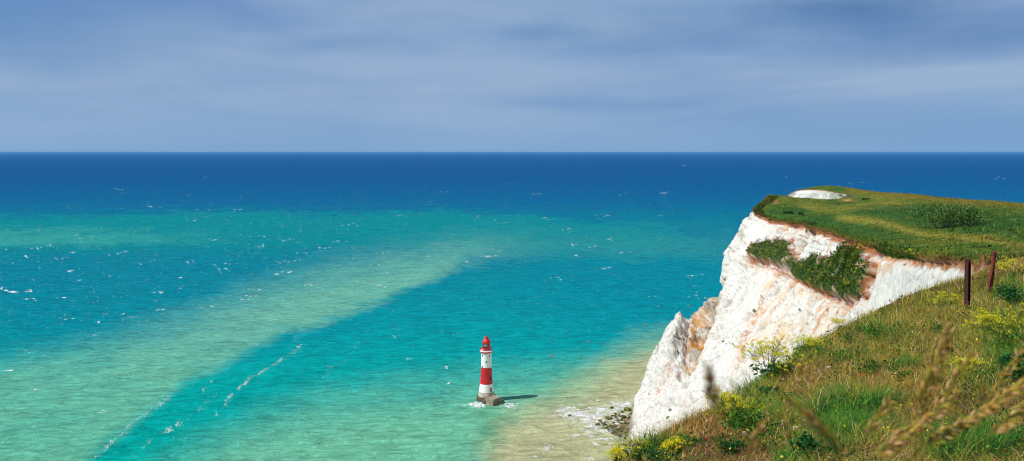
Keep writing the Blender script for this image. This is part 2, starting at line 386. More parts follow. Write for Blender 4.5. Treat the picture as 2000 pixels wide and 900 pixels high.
m = bpy.data.materials.new('lacy_foam'); m.use_nodes = True; nt = m.node_tree; nt.nodes.clear(); out = nt.nodes.new('ShaderNodeOutputMaterial')
p = N(nt, 'ShaderNodeBsdfPrincipled', Roughness=.8); p.inputs['Base Color'].default_value = (.84, .86, .84, 1)
tr = N(nt, 'ShaderNodeBsdfTransparent'); mx = N(nt, 'ShaderNodeMixShader'); P = coordp(nt)
ridge = ramp(nt, noise(nt, P, .42, 6, .72, (1, .75, 1), 1.2), [(.40, 0), (.47, .55), (.50, .85), (.54, .35), (.62, .05)]); blob = ramp(nt, noise(nt, P, .16, 5, .7), [(.42, .12), (.58, 1)])
fa = ma('MULTIPLY', ridge, blob); fa2 = ma('MAXIMUM', fa, ramp(nt, noise(nt, P, .22, 6, .75, (1, .8, 1), .6), [(.545, 0), (.61, .9)]))
nt.links.new(fa2, mx.inputs[0]); nt.links.new(tr.outputs[0], mx.inputs[1]); nt.links.new(p.outputs[0], mx.inputs[2]); nt.links.new(mx.outputs[0], out.inputs[0])
o = fl.build('surf_foam', m); tag(o, 'lacy white surf over the rocks at the cliff foot', 'foam', kind='stuff')
fl = Flecks()
streak([(1040, 893), (1058, 880), (1075, 868)], 120, 2.2, 2, 5); streak([(1145, 893), (1170, 900)], 90, 3, 2, 5)
streak([(1090, 862), (1125, 848)], 60, 2); streak([(1180, 790), (1210, 770), (1225, 745)], 40, 1.5, 1, 2.4); streak([(1085, 800), (1160, 850)], 60, 4, 1, 4)
o = fl.build('surf_foam', M_foam); tag(o, 'thin foam streaks on the sandy shallows below the rocks', 'foam', kind='stuff')

# ------------------------------------------------------------------ the land: ground height over the plan
near_plane = lambda x, y: 159.4+.233*x-.229*y
ctrl = []
for y in (-60, -30, -8, 0, 4, 8, 12, 17, 23, 30, 38):
    for t in (-.1, .15, .35, .6, 1.0):
        x = t*max(abs(y), 6)+(0 if y > 0 else 4); ctrl.append((x, y, near_plane(x, y)))
ctrl += [(23.8, 45, 154.2), (34, 50, 155.6), (60, 60, 157.5)]
for a in [(1937, 513, 80), (1917, 516, 120), (1906, 518, 160), (1903, 517, 190), (1860, 508, 215), (1800, 499, 250), (1747, 490, 290), (1702, 480, 330), (1646, 463, 400), (1600, 450, 470),
          (1540, 437, 540), (1498, 428, 585), (1470, 416, 600), (1484, 402, 612), (1515, 384, 640), (1545, 386, 662), (1580, 387.5, 690), (1640, 389, 716), (1671, 382, 745),
          (1632, 376, 770), (1591, 371, 790), (1556, 373, 800), (1538, 382, 812), (1600, 364, 812), (1650, 367, 805), (1700, 374, 790), (1570, 369, 812),
          (2000, 507, 60), (2000, 499, 100), (2000, 489, 150), (2000, 478, 200), (2000, 452, 300), (2000, 430, 400), (2000, 415, 500), (2000, 405, 600), (2000, 398, 700),
          (1937, 487, 250), (1870, 492, 250), (1850, 470, 300), (1850, 443, 400), (1850, 420, 500), (1850, 402, 600), (1850, 389, 700), (1760, 470, 340), (1736, 378, 705), (1736, 402, 600), (1740, 425, 500), (1750, 446, 410),
          (1660, 450, 430), (1650, 428, 510), (1650, 406, 600), (1670, 393, 690), (1560, 426, 560), (1560, 404, 615), (1600, 396, 660),
          (2300, 500, 100), (2300, 478, 200), (2300, 440, 400), (2300, 410, 700), (2700, 490, 150), (2700, 440, 400), (2700, 420, 700)]:
    ctrl.append(pt(*a))
ctrl += [(300, 900, 96), (420, 900, 96), (600, 900, 92), (350, 1100, 55), (800, 1100, 50), (900, 900, 90), (900, 300, 160), (900, 0, 170), (500, -60, 172)]
ctrl = np.array(ctrl, float)
def _k(r2): return .5*r2*np.log(r2+1e-9)
S_ = 100.0
cx_, cy_ = ctrl[:, 0]/S_, ctrl[:, 1]/S_
A = _k((cx_[:, None]-cx_)**2+(cy_[:, None]-cy_)**2)+np.eye(len(ctrl))*2e-5
Pm = np.stack([np.ones(len(ctrl)), cx_, cy_], 1)
K = np.block([[A, Pm], [Pm.T, np.zeros((3, 3))]])
WT = np.linalg.solve(K, np.r_[ctrl[:, 2], 0, 0, 0])
def H0(x, y):
    x = np.asarray(x, float); y = np.asarray(y, float); sh_ = x.shape; x = x.ravel()/S_; y = y.ravel()/S_
    r = np.empty(x.shape)
    for i in range(0, len(x), 40000):
        a, b_ = x[i:i+40000], y[i:i+40000]
        r[i:i+40000] = _k((a[:, None]-cx_)**2+(b_[:, None]-cy_)**2)@WT[:-3]+WT[-3]+WT[-2]*a+WT[-1]*b_
    return r.reshape(sh_)
EY = [-60, -20, -4, 0, 5, 10, 15, 22, 32, 45, 80, 120, 160, 190, 250, 290, 330, 400, 470, 540, 585, 600, 615, 645, 690, 720, 745, 770, 790, 800, 812, 830, 870, 950, 1100]
EX = [-22, -9, -4, -3, -.6, 1.2, 4.3, 7.9, 14.4, 23.8, 45, 66, 87, 103, 120, 130, 139, 155, 169, 175, 174, 170, 179, 198, 240, 278, 302, 292, 280, 266, 262, 266, 290, 330, 420]
def edge_x(y):
    y = np.asarray(y, float); e = hermite(EY, EX, y)
    a = np.interp(y, [0, 30, 60, 150, 300], [.12, .4, .8, 1.6, 2.2])
    sc_ = np.interp(y, [0, 60, 200], [1.3, 5, 12])
    return e+a*fbm(y/sc_, 3.1, 0, 41, 4, .55)
def H(x, y):
    z = H0(x, y); a = np.interp(y, [0, 20, 60, 150, 400], [.05, .12, .3, .7, 1.1])
    d = np.clip((x-edge_x(y))/np.interp(y, [0, 60, 300], [1, 4, 8]), 0, 1)
    z = z+a*d*fbm(np.asarray(x)/np.interp(y, [0, 40, 200], [2.5, 7, 22]), np.asarray(y)/np.interp(y, [0, 40, 200], [2.5, 7, 22]), 0, 51, 4)
    return z+.10*a*d*fbm(np.asarray(x)/2.3, np.asarray(y)/2.3, 0, 61, 3)
rows = [-60.0]
while rows[-1] < 1100:
    y = rows[-1]; rows.append(y+(max(.22, .003*y) if y > -5 else 2.0))
rows = np.array(rows)
ex = edge_x(rows)
u = np.linspace(0, 1, 250); g = (np.exp(5.2*u)-1)/(math.exp(5.2)-1)
scl = np.interp(rows, [-60, 0, 20, 100, 300, 1100], [300, 120, 140, 400, 650, 900])
X = ex[:, None]+g[None, :]*scl[:, None]; Y = np.repeat(rows[:, None], len(u), 1); Z = H(X, Y)

G_green = srgb(74, 102, 30); G_dark = srgb(36, 84, 34); G_olive = srgb(128, 122, 42); G_tan = srgb(168, 144, 78)
EDGE_LINE = [(1470, 417), (1500, 429), (1540, 438), (1600, 451), (1646, 464), (1702, 481), (1747, 491), (1800, 500), (1860, 509), (1903, 518)]
def turf_color(x, y, z):
    px, py = proj(x, y, z)
    n1_ = fbm(x/30, y/30, 0, 71, 5); n2_ = fbm(x/7, y/7, 0, 72, 4); n3_ = fbm(x/1.5, y/1.5, 0, 73, 3)
    c = np.broadcast_to(G_green, px.shape+(3,)).copy()
    c = mixc(c, G_olive, np.clip(.12+n1_*1.2+n3_*.7, 0, 1)*.65)
    c = mixc(c, G_dark, np.clip(n2_*1.8-n1_*.5+n3_*.5, 0, 1)*.75)
    dk = poly_sd(px+n2_*16, py+n2_*5, [(1650, 412), (1720, 404), (1790, 396), (1880, 402), (2060, 424), (2060, 470), (1960, 462), (1850, 446), (1760, 436)])
    c = mixc(c, G_dark, sst(-6, 10, dk)*.62)
    c = mixc(c, srgb(112, 116, 42), np.exp(-(seg_dist(px+n2_*10, py+n2_*3, [(1495, 402), (1520, 390), (1600, 400)])/10)**2)*.6)
    dn = seg_dist(px+n2_*8, py+n2_*3, [(1510, 412), (1540, 412), (1600, 430), (1680, 455), (1770, 478)])
    c = mixc(c, G_dark, np.exp(-(dn/16)**2)*.45)
    sk = seg_dist(px, py+n1_*4, [(1660, 369), (1740, 379), (1850, 390), (2050, 403)])
    c = mixc(c, srgb(122, 106, 34), np.exp(-(sk/9)**2)*.85*(y > 500))
    pa = seg_dist(px+n2_*14, py+n2_*4+n3_*3+n1_*4, [(1640, 425), (1720, 436), (1800, 456), (1900, 466), (2060, 486)])
    c = mixc(c, srgb(158, 144, 60), np.exp(-(pa/6)**2)*.65*(y > 60))
    pb = seg_dist(px+n2_*14, py+n2_*4+n3_*3, [(1560, 402), (1620, 412), (1700, 398), (1760, 398)])
    c = mixc(c, srgb(140, 130, 50), np.exp(-(pb/4)**2)*.55*(y > 60))
    rut = seg_dist(px, py, [(1925, 464), (1950, 470), (2000, 478), (2100, 490)])
    c = mixc(c, srgb(92, 52, 34), np.exp(-(rut/1.6)**2)*.8*(y > 60))
    bare = np.exp(-((px-1655)/14)**2-((py-392)/2.2)**2)+np.exp(-((px-1515)/6)**2-((py-396)/3)**2)*.7
    c = mixc(c, srgb(196, 142, 92), np.clip(bare, 0, 1)*(y > 400))
    nr = 1-sst(40, 110, y)                                  # near slope: dry brown thatch and bare chalky earth
    nc = mixc(np.broadcast_to(srgb(112, 88, 46), c.shape), srgb(150, 108, 76), np.clip(.3+fbm(x/1.6, y/1.6, 0, 77, 4)*1.2, 0, 1))
    nc = mixc(nc, srgb(70, 78, 26), np.clip(fbm(x/2.6, y/2.6, 0, 78, 3)*1.6, 0, 1))
    c = mixc(c, nc, nr)
    c = mixc(c, srgb(100, 100, 42), sst(60, 90, y)*(1-sst(150, 230, y))*.6)
    rim = np.clip(1-(x-edge_x(y))/np.interp(y, [0, 60, 300], [.1, .4, 1.2]), 0, 1)
    return mixc(c, srgb(150, 100, 58), rim*.6)
m, nt, out = new_mat('turf')
P = coordp(nt); p = N(nt, 'ShaderNodeBsdfPrincipled', Roughness=.9); p.inputs['Specular IOR Level'].default_value = .1
t_ = attr(nt, 'tint').outputs['Color']
c1 = mul(nt, t_, ramp(nt, noise(nt, P, .55, 7, .75), [(.34, .40), (.5, 1.0), (.66, 1.7)]))
c1 = mul(nt, c1, ramp(nt, noise(nt, P, .16, 4, .6), [(.3, .7), (.7, 1.3)]))
nt.links.new(c1, p.inputs['Base Color'])
b = N(nt, 'ShaderNodeBump', Strength=1, Distance=1.3); nt.links.new(noise(nt, P, .6, 8, .75), b.inputs['Height']); nt.links.new(b.outputs[0], p.inputs['Normal'])
nt.links.new(p.outputs[0], out.inputs[0]); M_turf = m
me = fast_mesh('hill_top', np.stack([X, Y, Z], -1).reshape(-1, 3), grid_quads(*X.shape), color=turf_color(X, Y, Z).reshape(-1, 3))
tag(link('hill_top', me, M_turf, smooth=True), kind='structure')

# ------------------------------------------------------------------ chalk face, from the turf edge down to the beach
FYE = [-60, 0, 10, 45, 80, 190, 250, 330, 400, 470, 530, 570, 600, 620, 645, 690, 720, 790, 812, 870, 1100]
FX = [-100, -70, -60, -40, -20, 12, 28, 38, 46, 53, 62, 70, 79, 98, 128, 172, 212, 226, 214, 222, 320]
FY = [-60, 10, 30, 70, 100, 190, 245, 325, 385, 440, 486, 517, 546, 566, 602, 672, 735, 785, 815, 872, 1100]
fx, fy = hermite(FYE, FX, rows), hermite(FYE, FY, rows)
NV = 300; v = np.linspace(0, 1, NV)**1.12
ga, gb = np.interp(v, [0, .1, .3, .6, 1], [0, .06, .26, .6, 1]), np.interp(v, [0, .1, .3, .6, 1], [0, .14, .38, .67, 1])
na = np.interp(v, [0, .1, .2, .38, .56, .66, .8, 1], [0, .13, .22, .286, .54, .74, .86, 1]); nb_ = np.interp(v, [0, .1, .2, .38, .56, .66, .8, 1], [0, .09, .19, .40, .565, .60, .734, 1])
wn = (sst(535, 592, rows)*(1-sst(625, 660, rows)))[:, None]
a_ = ga*(1-wn)+na*wn; b_ = gb*(1-wn)+nb_*wn
ez = Z[:, 0]
zf = -3.0
FXg = ex[:, None]+(fx-ex)[:, None]*a_; FYg = rows[:, None]+(fy-rows)[:, None]*a_; FZg = ez[:, None]+(zf-ez)[:, None]*b_
def normals(X, Y, Z):
    P = np.stack([X, Y, Z], -1); du = np.gradient(P, axis=0); dv = np.gradient(P, axis=1)
    n = np.cross(dv, du); n /= np.linalg.norm(n, axis=-1, keepdims=True)+1e-9
    return np.where((n[..., 2:3] < 0), -n, n)
nrm = normals(FXg, FYg, FZg)
px, py = proj(FXg, FYg, FZg)
amp = np.interp(rows, [0, 40, 150, 250], [.03, .1, .6, 1])[:, None]
drop = ez[:, None]-FZg
fade = sst(0, 4, drop)*amp*sst(-2, 8, FZg)
al = rows[:, None]; dn = v[None, :]*150
warp = fbm(al/30, dn/40, 0, 80, 3)*9
dsp = 5.0*fbm((al+warp)/26, dn/120, 0, 81, 4)                       # broad buttresses running down the face
rid = 1-np.abs(fbm((al+warp)/9, dn/45, 2, 82, 4))*2.2; dsp += 3.2*(rid-.5)
dsp += 1.1*fbm(al/5, dn/16, 0, 83, 4)+1.2*fbm(FXg/5.0, FYg/5.0, FZg/6, 84, 4, .62)
bedding = np.abs(((FZg+1.5*fbm(al/20, 1.0, 0, 85, 3)) % 7.5)/7.5-.5); dsp += -.5*(1-sst(0, .07, bedding))
rough = sst(0, 30, poly_sd(px, py, [(1260, 700), (1330, 600), (1425, 540), (1440, 600), (1400, 680), (1340, 800), (1220, 900), (1190, 900)]))
dsp += rough*(4.2*fbm(FXg/5, FYg/5, FZg/7, 86, 6, .72)+1.6*(.4-np.abs(fbm((al+warp)/5, dn/20, 8, 87, 3))*2))
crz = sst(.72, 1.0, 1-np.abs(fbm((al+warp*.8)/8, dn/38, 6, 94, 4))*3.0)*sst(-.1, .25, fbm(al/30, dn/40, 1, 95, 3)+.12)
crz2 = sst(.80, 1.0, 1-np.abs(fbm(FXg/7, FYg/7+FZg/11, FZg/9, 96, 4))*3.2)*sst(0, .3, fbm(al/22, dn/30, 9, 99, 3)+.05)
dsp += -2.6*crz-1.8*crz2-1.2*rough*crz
smoothright = sst(0, 20, poly_sd(px, py, [(1690, 480), (1950, 480), (1950, 620), (1680, 640)])); dsp *= (1-.6*smoothright)
gul = [(1404, 560), (1392, 600), (1378, 650), (1362, 690), (1335, 745), (1310, 790)]
dg = seg_dist(px, py, gul); dsp += -7*np.exp(-(dg/8)**2)
gul2 = [(1345, 628), (1340, 660), (1335, 700), (1322, 735)]; dsp += -2.4*np.exp(-(seg_dist(px, py, gul2)/4)**2)
rdg = [(1428, 500), (1424, 560), (1412, 610), (1400, 660), (1372, 720), (1330, 790)]; dsp += 3.5*np.exp(-(seg_dist(px, py, rdg)/11)**2)
dsp += 5.0*np.exp(-(seg_dist(px, py, [(1329, 622), (1322, 650), (1308, 690)])/9)**2)
T1 = [(1461, 494), (1474, 480), (1500, 475), (1535, 470), (1548, 467), (1552, 500), (1558, 522), (1530, 521), (1500, 513), (1470, 507)]
T2 = [(1553, 517), (1580, 505), (1602, 502), (1642, 508), (1670, 492), (1688, 482), (1699, 485), (1701, 520), (1704, 532), (1690, 562), (1692, 578), (1664, 592), (1640, 584), (1610, 572), (1580, 558), (1552, 542), (1543, 526)]
jx = fbm(FXg/6, FYg/6, FZg/6, 88, 5, .7)*9; jy = fbm(FXg/5, FYg/5, FZg/5, 89, 5, .7)*7
s1, s2 = poly_sd(px+jx, py+jy, T1), poly_sd(px+jx, py+jy, T2)
dsp += 4.0*sst(-1, 5, s1)+3.0*sst(-1, 6, s2)
lip = [(1455, 503), (1480, 513), (1512, 522), (1535, 531), (1560, 543), (1590, 562), (1612, 577), (1642, 589), (1665, 596)]
dl = seg_dist(px, py+jy*.4, lip)
stk = seg_dist(px, py, [(1471, 490), (1471, 474)]); dsp += 2.5*np.exp(-(stk/2.5)**2)
dsp -= 2.4*np.exp(-(seg_dist(px+jx*.5, py, [(1715, 486), (1706, 520), (1700, 560), (1690, 600)])/6)**2)
dsp -= 1.6*np.exp(-(seg_dist(px+jx*.5, py, [(1480, 600), (1463, 640), (1452, 680), (1440, 710)])/4)**2)
under = sst(.15, .7, drop)*(1-sst(1.6, 5, drop))*sst(170, 240, al)*(1-sst(690, 720, al))
under2 = np.exp(-((dl-3)/3.0)**2)*(s1 < 0)*(s2 < 0)*(py > 500)*(px < 1690)
D3 = nrm*(dsp*fade-1.3*under-2.2*under2)[..., None]
FXd, FYd, FZd = FXg+D3[..., 0], FYg+D3[..., 1], FZg+D3[..., 2]
spire = np.exp(-(((px-1330)/5)**2+((py-622)/9)**2))*wn; spire2 = np.exp(-(((px-1312)/4)**2+((py-640)/8)**2))*wn; FZd = FZd+(4.5*spire+3*spire2)*(1+.8*fbm(FXg/1.5, FYg/1.5, 0, 177, 3))
# colour of the face
C_white = np.array([.78, .765, .705])
c = np.broadcast_to(C_white, px.shape+(3,)).copy()
nf = fbm(FXg/10, FYg/10, FZg/14, 90, 4); ns = fbm((al+warp)/3.5, dn/30, 4, 91, 4); nd = fbm(FXg/1.6, FYg/1.6, FZg/1.6, 92, 3)
c = mixc(c, np.array([.60, .60, .60]), np.clip(ns*1.2-.2, 0, 1)*.5)
c = mixc(c, srgb(168, 140, 108), np.clip(crz*.6+crz2*.5, 0, 1)*(1-.6*smoothright)); c = mixc(c, srgb(120, 104, 86), crz*crz*rough*.35)  # dirt in the cracks, with crease shade also put into the colour
O_ = srgb(212, 130, 58); OC = srgb(206, 148, 70); PE = srgb(244, 208, 160); BR = srgb(168, 104, 62)
def soft(poly, f=12, j=1.0): return sst(-f, f, poly_sd(px+jx*j, py+jy*j, poly))
pe = soft([(1490, 535), (1560, 550), (1640, 592), (1690, 600), (1650, 650), (1560, 690), (1480, 700), (1430, 740), (1440, 690), (1480, 600)], 22)
c = mixc(c, PE, pe*np.clip(.3+ns*.9+nf*1.2+nd*.5, 0, 1)*.55); c = mixc(c, O_, pe*np.clip(ns*2.0+nd*1.4+nf-.6, 0, 1)*.65); c = mixc(c, srgb(200, 130, 70), np.exp(-((dl-5)/12)**2)*(py > 500)*np.clip(nd*1.6+ns, 0, 1)*.6)
oc = soft([(1352, 602), (1375, 583), (1398, 562), (1412, 562), (1408, 620), (1396, 655), (1380, 690), (1356, 725), (1330, 725), (1333, 690), (1350, 650)], 6)
c = mixc(c, OC, oc*np.clip(.62+nf*1.6+nd*.9, 0, 1)); c = mixc(c, srgb(170, 140, 96), oc*np.clip(nd*1.4-nf, 0, 1)*.6); c = mixc(c, srgb(110, 74, 44), oc*sst(.72, .95, 1-np.abs(fbm((al+warp)/6, dn/26, 3, 97, 4))*2.2)*.75)
gr = soft([(1375, 560), (1412, 545), (1420, 560), (1412, 600), (1395, 585), (1360, 610)], 5); c = mixc(c, np.array([.46, .43, .38]), gr*.45*np.clip(.6+nd, 0, 1))
c = mixc(c, BR, np.exp(-(seg_dist(px+jx*.3, py+jy*.3, [(1400, 570), (1392, 600), (1378, 650), (1372, 690)])/2.6)**2)*.8)
c = mixc(c, srgb(120, 72, 40), np.exp(-(seg_dist(px, py, gul2)/2.2)**2)*.7)
c = mixc(c, O_, np.exp(-(seg_dist(px+jx*.5, py+jy*.5, [(1490, 585), (1470, 620), (1458, 655), (1447, 690), (1430, 735)])/6)**2)*np.clip(.5+nd*1.5, 0, 1)*.8)
c = mixc(c, O_, np.exp(-(seg_dist(px+jx, py+jy, [(1310, 712), (1300, 740), (1285, 760)])/7)**2)*np.clip(nd*2+.2, 0, 1)*.7)
c = mixc(c, srgb(130, 130, 70), np.exp(-(seg_dist(px+jx*.5, py+jy*.5, [(1365, 712), (1348, 745), (1322, 765), (1316, 775)])/4)**2)*np.clip(.4+nd*2, 0, 1)*.8)
# soil under the turf and under the ledges
th = 3.1+2.6*fbm(al/5, 1.5, 0, 93, 5, .7)+2.2*np.exp(-((al-370)/70)**2)+1.5*nd
th = th*np.interp(al, [0, 60, 150, 520, 600, 640], [.1, .3, .8, 1, .35, .3])
soil = (1-sst(.55, 1.0, drop/np.maximum(th, .2)))
so_c = mixc(np.broadcast_to(srgb(138, 68, 28), c.shape), srgb(200, 122, 62), np.clip(nd*1.8+.15, 0, 1))
c = c*(1-soil[..., None]*.92)+so_c*soil[..., None]*.92
scree = (1-sst(.8, 3.4, drop/np.maximum(th, .2)))*sst(250, 300, al)*(1-sst(560, 600, al))
c = mixc(c, srgb(214, 150, 92), scree*np.clip(.2+ns*1.4+nd*1.2, 0, 1)*.85)
rs = soft([(1700, 480), (1760, 492), (1800, 500), (1903, 515), (1903, 530), (1800, 516), (1740, 512), (1715, 560), (1695, 600), (1700, 540)], 7); c = mixc(c, srgb(222, 168, 116), rs*np.clip(.3+nd*1.6+ns, 0, 1)*.75)
c = mixc(c, srgb(168, 88, 38), np.exp(-(dl/4.5)**2)*np.clip(.7+nd*1.2, 0, 1)*(py > 490))
c = mixc(c, srgb(226, 172, 122), np.exp(-((dl-8)/7)**2)*np.clip(.3+nd*1.5, 0, 1)*.7*(py > 505))
c = mixc(c, srgb(170, 96, 54), np.exp(-(stk/2.5)**2)*.9)
sm = np.maximum(s1, s2); c = mixc(c, srgb(176, 108, 60), np.exp(-((sm+2)/3.5)**2)*np.clip(.35+nd*1.6, 0, 1)*.8)
c = mixc(c, srgb(158, 84, 36), sst(-3.5, -.5, sm)*(1-sst(2, 5, sm))*np.clip(.75+nd*1.3, 0, 1)*.9)
hole = .9*sst(.36, .46, fbm(FXg/4, FYg/4, FZg/4, 123, 4)-.35*sst(2, 14, sm)+.12)
veg = np.maximum(sst(1, 4, s1), sst(1, 4, s2))*(1-hole); c = mixc(c, srgb(190, 140, 92), hole*sst(-1, 2, sm)*.7)
# turf slumped over the edge between the two chalk faces
sl = soft([(1690, 470), (1740, 485), (1790, 488), (1790, 503), (1765, 504), (1735, 500), (1722, 497)], 3, .6)*(al < 420)*(al > 180)
veg = np.maximum(veg, sl)
vc = mixc(np.broadcast_to(srgb(56, 88, 30), c.shape), srgb(112, 110, 36), np.clip(.3+nd*1.5, 0, 1))
c = mixc(c, vc, veg*.95)
fv = (al > 690)*sst(1590, 1650, px)*sst(.1, .5, fbm(FXg/5, FYg/5+FXg/8, FZg/2.5, 98, 4)+.55*(1-sst(0, 9, drop))); c = mixc(c, srgb(92, 92, 36), fv*.9)
# foot of the cliff stained by the tide
c = mixc(c, srgb(120, 110, 80), (1-sst(1, 5, FZg))*.8)
ne = (1-sst(30, 90, al))*(1-sst(3, 12, drop)); c = mixc(c, srgb(140, 110, 80), ne*.6)
m, nt, out = new_mat('chalk')
P = coordp(nt); p = N(nt, 'ShaderNodeBsdfPrincipled', Roughness=.95); p.inputs['Specular IOR Level'].default_value = .08
t_ = attr(nt, 'tint').outputs['Color']
c1 = mul(nt, t_, ramp(nt, noise(nt, P, .5, 8, .7), [(.3, .80), (.5, 1.0), (.75, 1.05)]))
pock = ramp(nt, noise(nt, P, .62, 6, .8, (1, 1, .8)), [(.39, (.26, .18, .11)), (.43, (1, 1, 1))])
reg = ramp(nt, noise(nt, P, .045, 4, .6), [(.42, 0.0), (.52, 1.0)])
mm = N(nt, 'ShaderNodeMix', data_type='RGBA'); nt.links.new(reg, mm.inputs[0]); mm.inputs[6].default_value = (1, 1, 1, 1); nt.links.new(pock, mm.inputs[7])
c1 = mul(nt, c1, mm.outputs[2], .8)
crk = N(nt, 'ShaderNodeTexVoronoi', feature='DISTANCE_TO_EDGE', Scale=.16); mp = N(nt, 'ShaderNodeMapping'); mp.inputs['Scale'].default_value = (1, 1, .55); mp.inputs['Rotation'].default_value = (.3, .5, .2)
dd = N(nt, 'ShaderNodeMix', data_type='RGBA', blend_type='LINEAR_LIGHT'); dd.inputs[0].default_value = .9
nz = N(nt, 'ShaderNodeTexNoise', Scale=.5, Detail=4); nt.links.new(P, nz.inputs['Vector']); nt.links.new(P, dd.inputs[6]); nt.links.new(nz.outputs['Color'], dd.inputs[7]); nt.links.new(dd.outputs[2], mp.inputs[0]); nt.links.new(mp.outputs[0], crk.inputs['Vector'])
ck = ramp(nt, crk.outputs[0], [(0.0, .55), (.035, 1.0)])
ckm = N(nt, 'ShaderNodeMix', data_type='RGBA'); nt.links.new(ramp(nt, noise(nt, P, .05, 3), [(.48, 0), (.6, .7)]), ckm.inputs[0]); ckm.inputs[6].default_value = (1, 1, 1, 1); nt.links.new(ck, ckm.inputs[7])
c1 = mul(nt, c1, ckm.outputs[2])
nt.links.new(c1, p.inputs['Base Color'])
b = N(nt, 'ShaderNodeBump', Strength=1.0, Distance=2.1); nt.links.new(noise(nt, P, .30, 9, .72, (1, 1, .5)), b.inputs['Height']); nt.links.new(b.outputs[0], p.inputs['Normal'])
nt.links.new(p.outputs[0], out.inputs[0])
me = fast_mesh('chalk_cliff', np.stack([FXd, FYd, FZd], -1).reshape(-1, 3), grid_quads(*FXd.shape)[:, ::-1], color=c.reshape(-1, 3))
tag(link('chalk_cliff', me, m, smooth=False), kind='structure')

# ------------------------------------------------------------------ blades of grass
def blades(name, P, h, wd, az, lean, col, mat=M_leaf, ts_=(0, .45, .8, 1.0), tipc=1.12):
    P = np.asarray(P, float); n = len(P)
    dx, dy = np.cos(az), np.sin(az); faz = az+math.pi/2+rng.normal(0, .5, n); sx_, sy_ = np.cos(faz), np.sin(faz)
    vs, cs = [], []
    K_ = len(ts_)
    for t in ts_:
        cx, cy = P[:, 0]+dx*lean*h*t*t, P[:, 1]+dy*lean*h*t*t; cz = P[:, 2]+h*t*(1-.35*np.minimum(lean, 1.4)*t)
        ww = wd*(1-t**1.6)*.5
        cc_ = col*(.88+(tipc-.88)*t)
        if t < 1:
            vs += [np.stack([cx-sx_*ww, cy-sy_*ww, cz], -1), np.stack([cx+sx_*ww, cy+sy_*ww, cz], -1)]; cs += [cc_, cc_]
        else: vs += [np.stack([cx, cy, cz], -1)]; cs += [cc_]
    V = np.stack(vs, 1); C = np.clip(np.stack(cs, 1), 0, 1); k = V.shape[1]
    base = (np.arange(n)*k)[:, None]
    qd = np.vstack([base+np.array([[2*i, 2*i+1, 2*i+3, 2*i+2]]) for i in range(K_-2)])
    tr = base+np.array([[k-3, k-2, k-1]])
    return fast_mesh(name, V.reshape(-1, 3), qd, tr, color=C.reshape(-1, 3))
def near_D(px, py):
    t, s = (px-1000)/F, (py-HOR)/F
    return 1.6/(s+.233*t-.229)
GREENS = [(1640, 815, 60, 40, 1), (1700, 650, 42, 16, .8), (1600, 870, 60, 30, .6), (1470, 800, 60, 34, .7), (1975, 690, 60, 60, .9), (1570, 690, 30, 12, .7), (1660, 700, 60, 14, .5), (1280, 885, 40, 14, .9), (1900, 860, 70, 50, .6),
          (1450, 765, 40, 16, .8), (1985, 575, 40, 22, .8), (1760, 660, 30, 12, .6), (1310, 870, 30, 10, .6), (1520, 720, 22, 10, .8), (1930, 750, 60, 24, .6), (1500, 860, 40, 20, .5)]
TANS = [(1400, 850, 120, 50, 1), (1590, 740, 80, 30, .6), (1350, 810, 60, 26, .8), (1500, 890, 90, 20, .6), (1950, 520, 50, 30, .7), (1740, 760, 90, 50, .45), (1550, 780, 50, 30, .6)]
def zone(px, py, Z_):
    r = np.zeros(px.shape)
    for (x, y, a, b2, k) in Z_: r = np.maximum(r, k*np.exp(-((px-x)/a)**2-((py-y)/b2)**2))
    return r
def near_color(x, y, z, n):
    px, py = proj(x, y, z)
    gz = zone(px, py, GREENS); tz = zone(px, py, TANS)
    pn = fbm(x/1.1, y/1.1, 0, 101, 4)
    pal = np.array([srgb(*k) for k in [(134, 132, 34), (168, 148, 56), (196, 160, 92), (108, 126, 36), (212, 172, 124), (150, 110, 54), (76, 104, 28), (232, 210, 160), (160, 86, 50)]])
    wts = np.array([.26, .14, .09, .21, .04, .06, .15, .03, .02])
    idx = rng.choice(len(pal), n, p=wts/wts.sum()); c = pal[idx]
    tan_ = np.array([srgb(*k) for k in [(184, 120, 66), (206, 156, 112), (142, 84, 44), (150, 70, 40), (226, 196, 158), (150, 122, 44)]])[rng.choice(6, n, p=[.27, .18, .3, .1, .05, .10])]
    grn = np.array([srgb(*k) for k in [(46, 104, 36), (76, 132, 42), (26, 80, 34), (110, 148, 46), (30, 96, 50)]])[rng.integers(0, 5, n)]
    r = rng.random(n); c = np.where((r < tz*.7+np.clip(pn, 0, 1)*.25)[:, None], tan_, c)
    r = rng.random(n); c = np.where((r < gz*.95+np.clip(-pn-.15, 0, 1)*.5)[:, None], grn, c)
    return c*(.58+1.3*rng.random((n, 1))), gz, tz
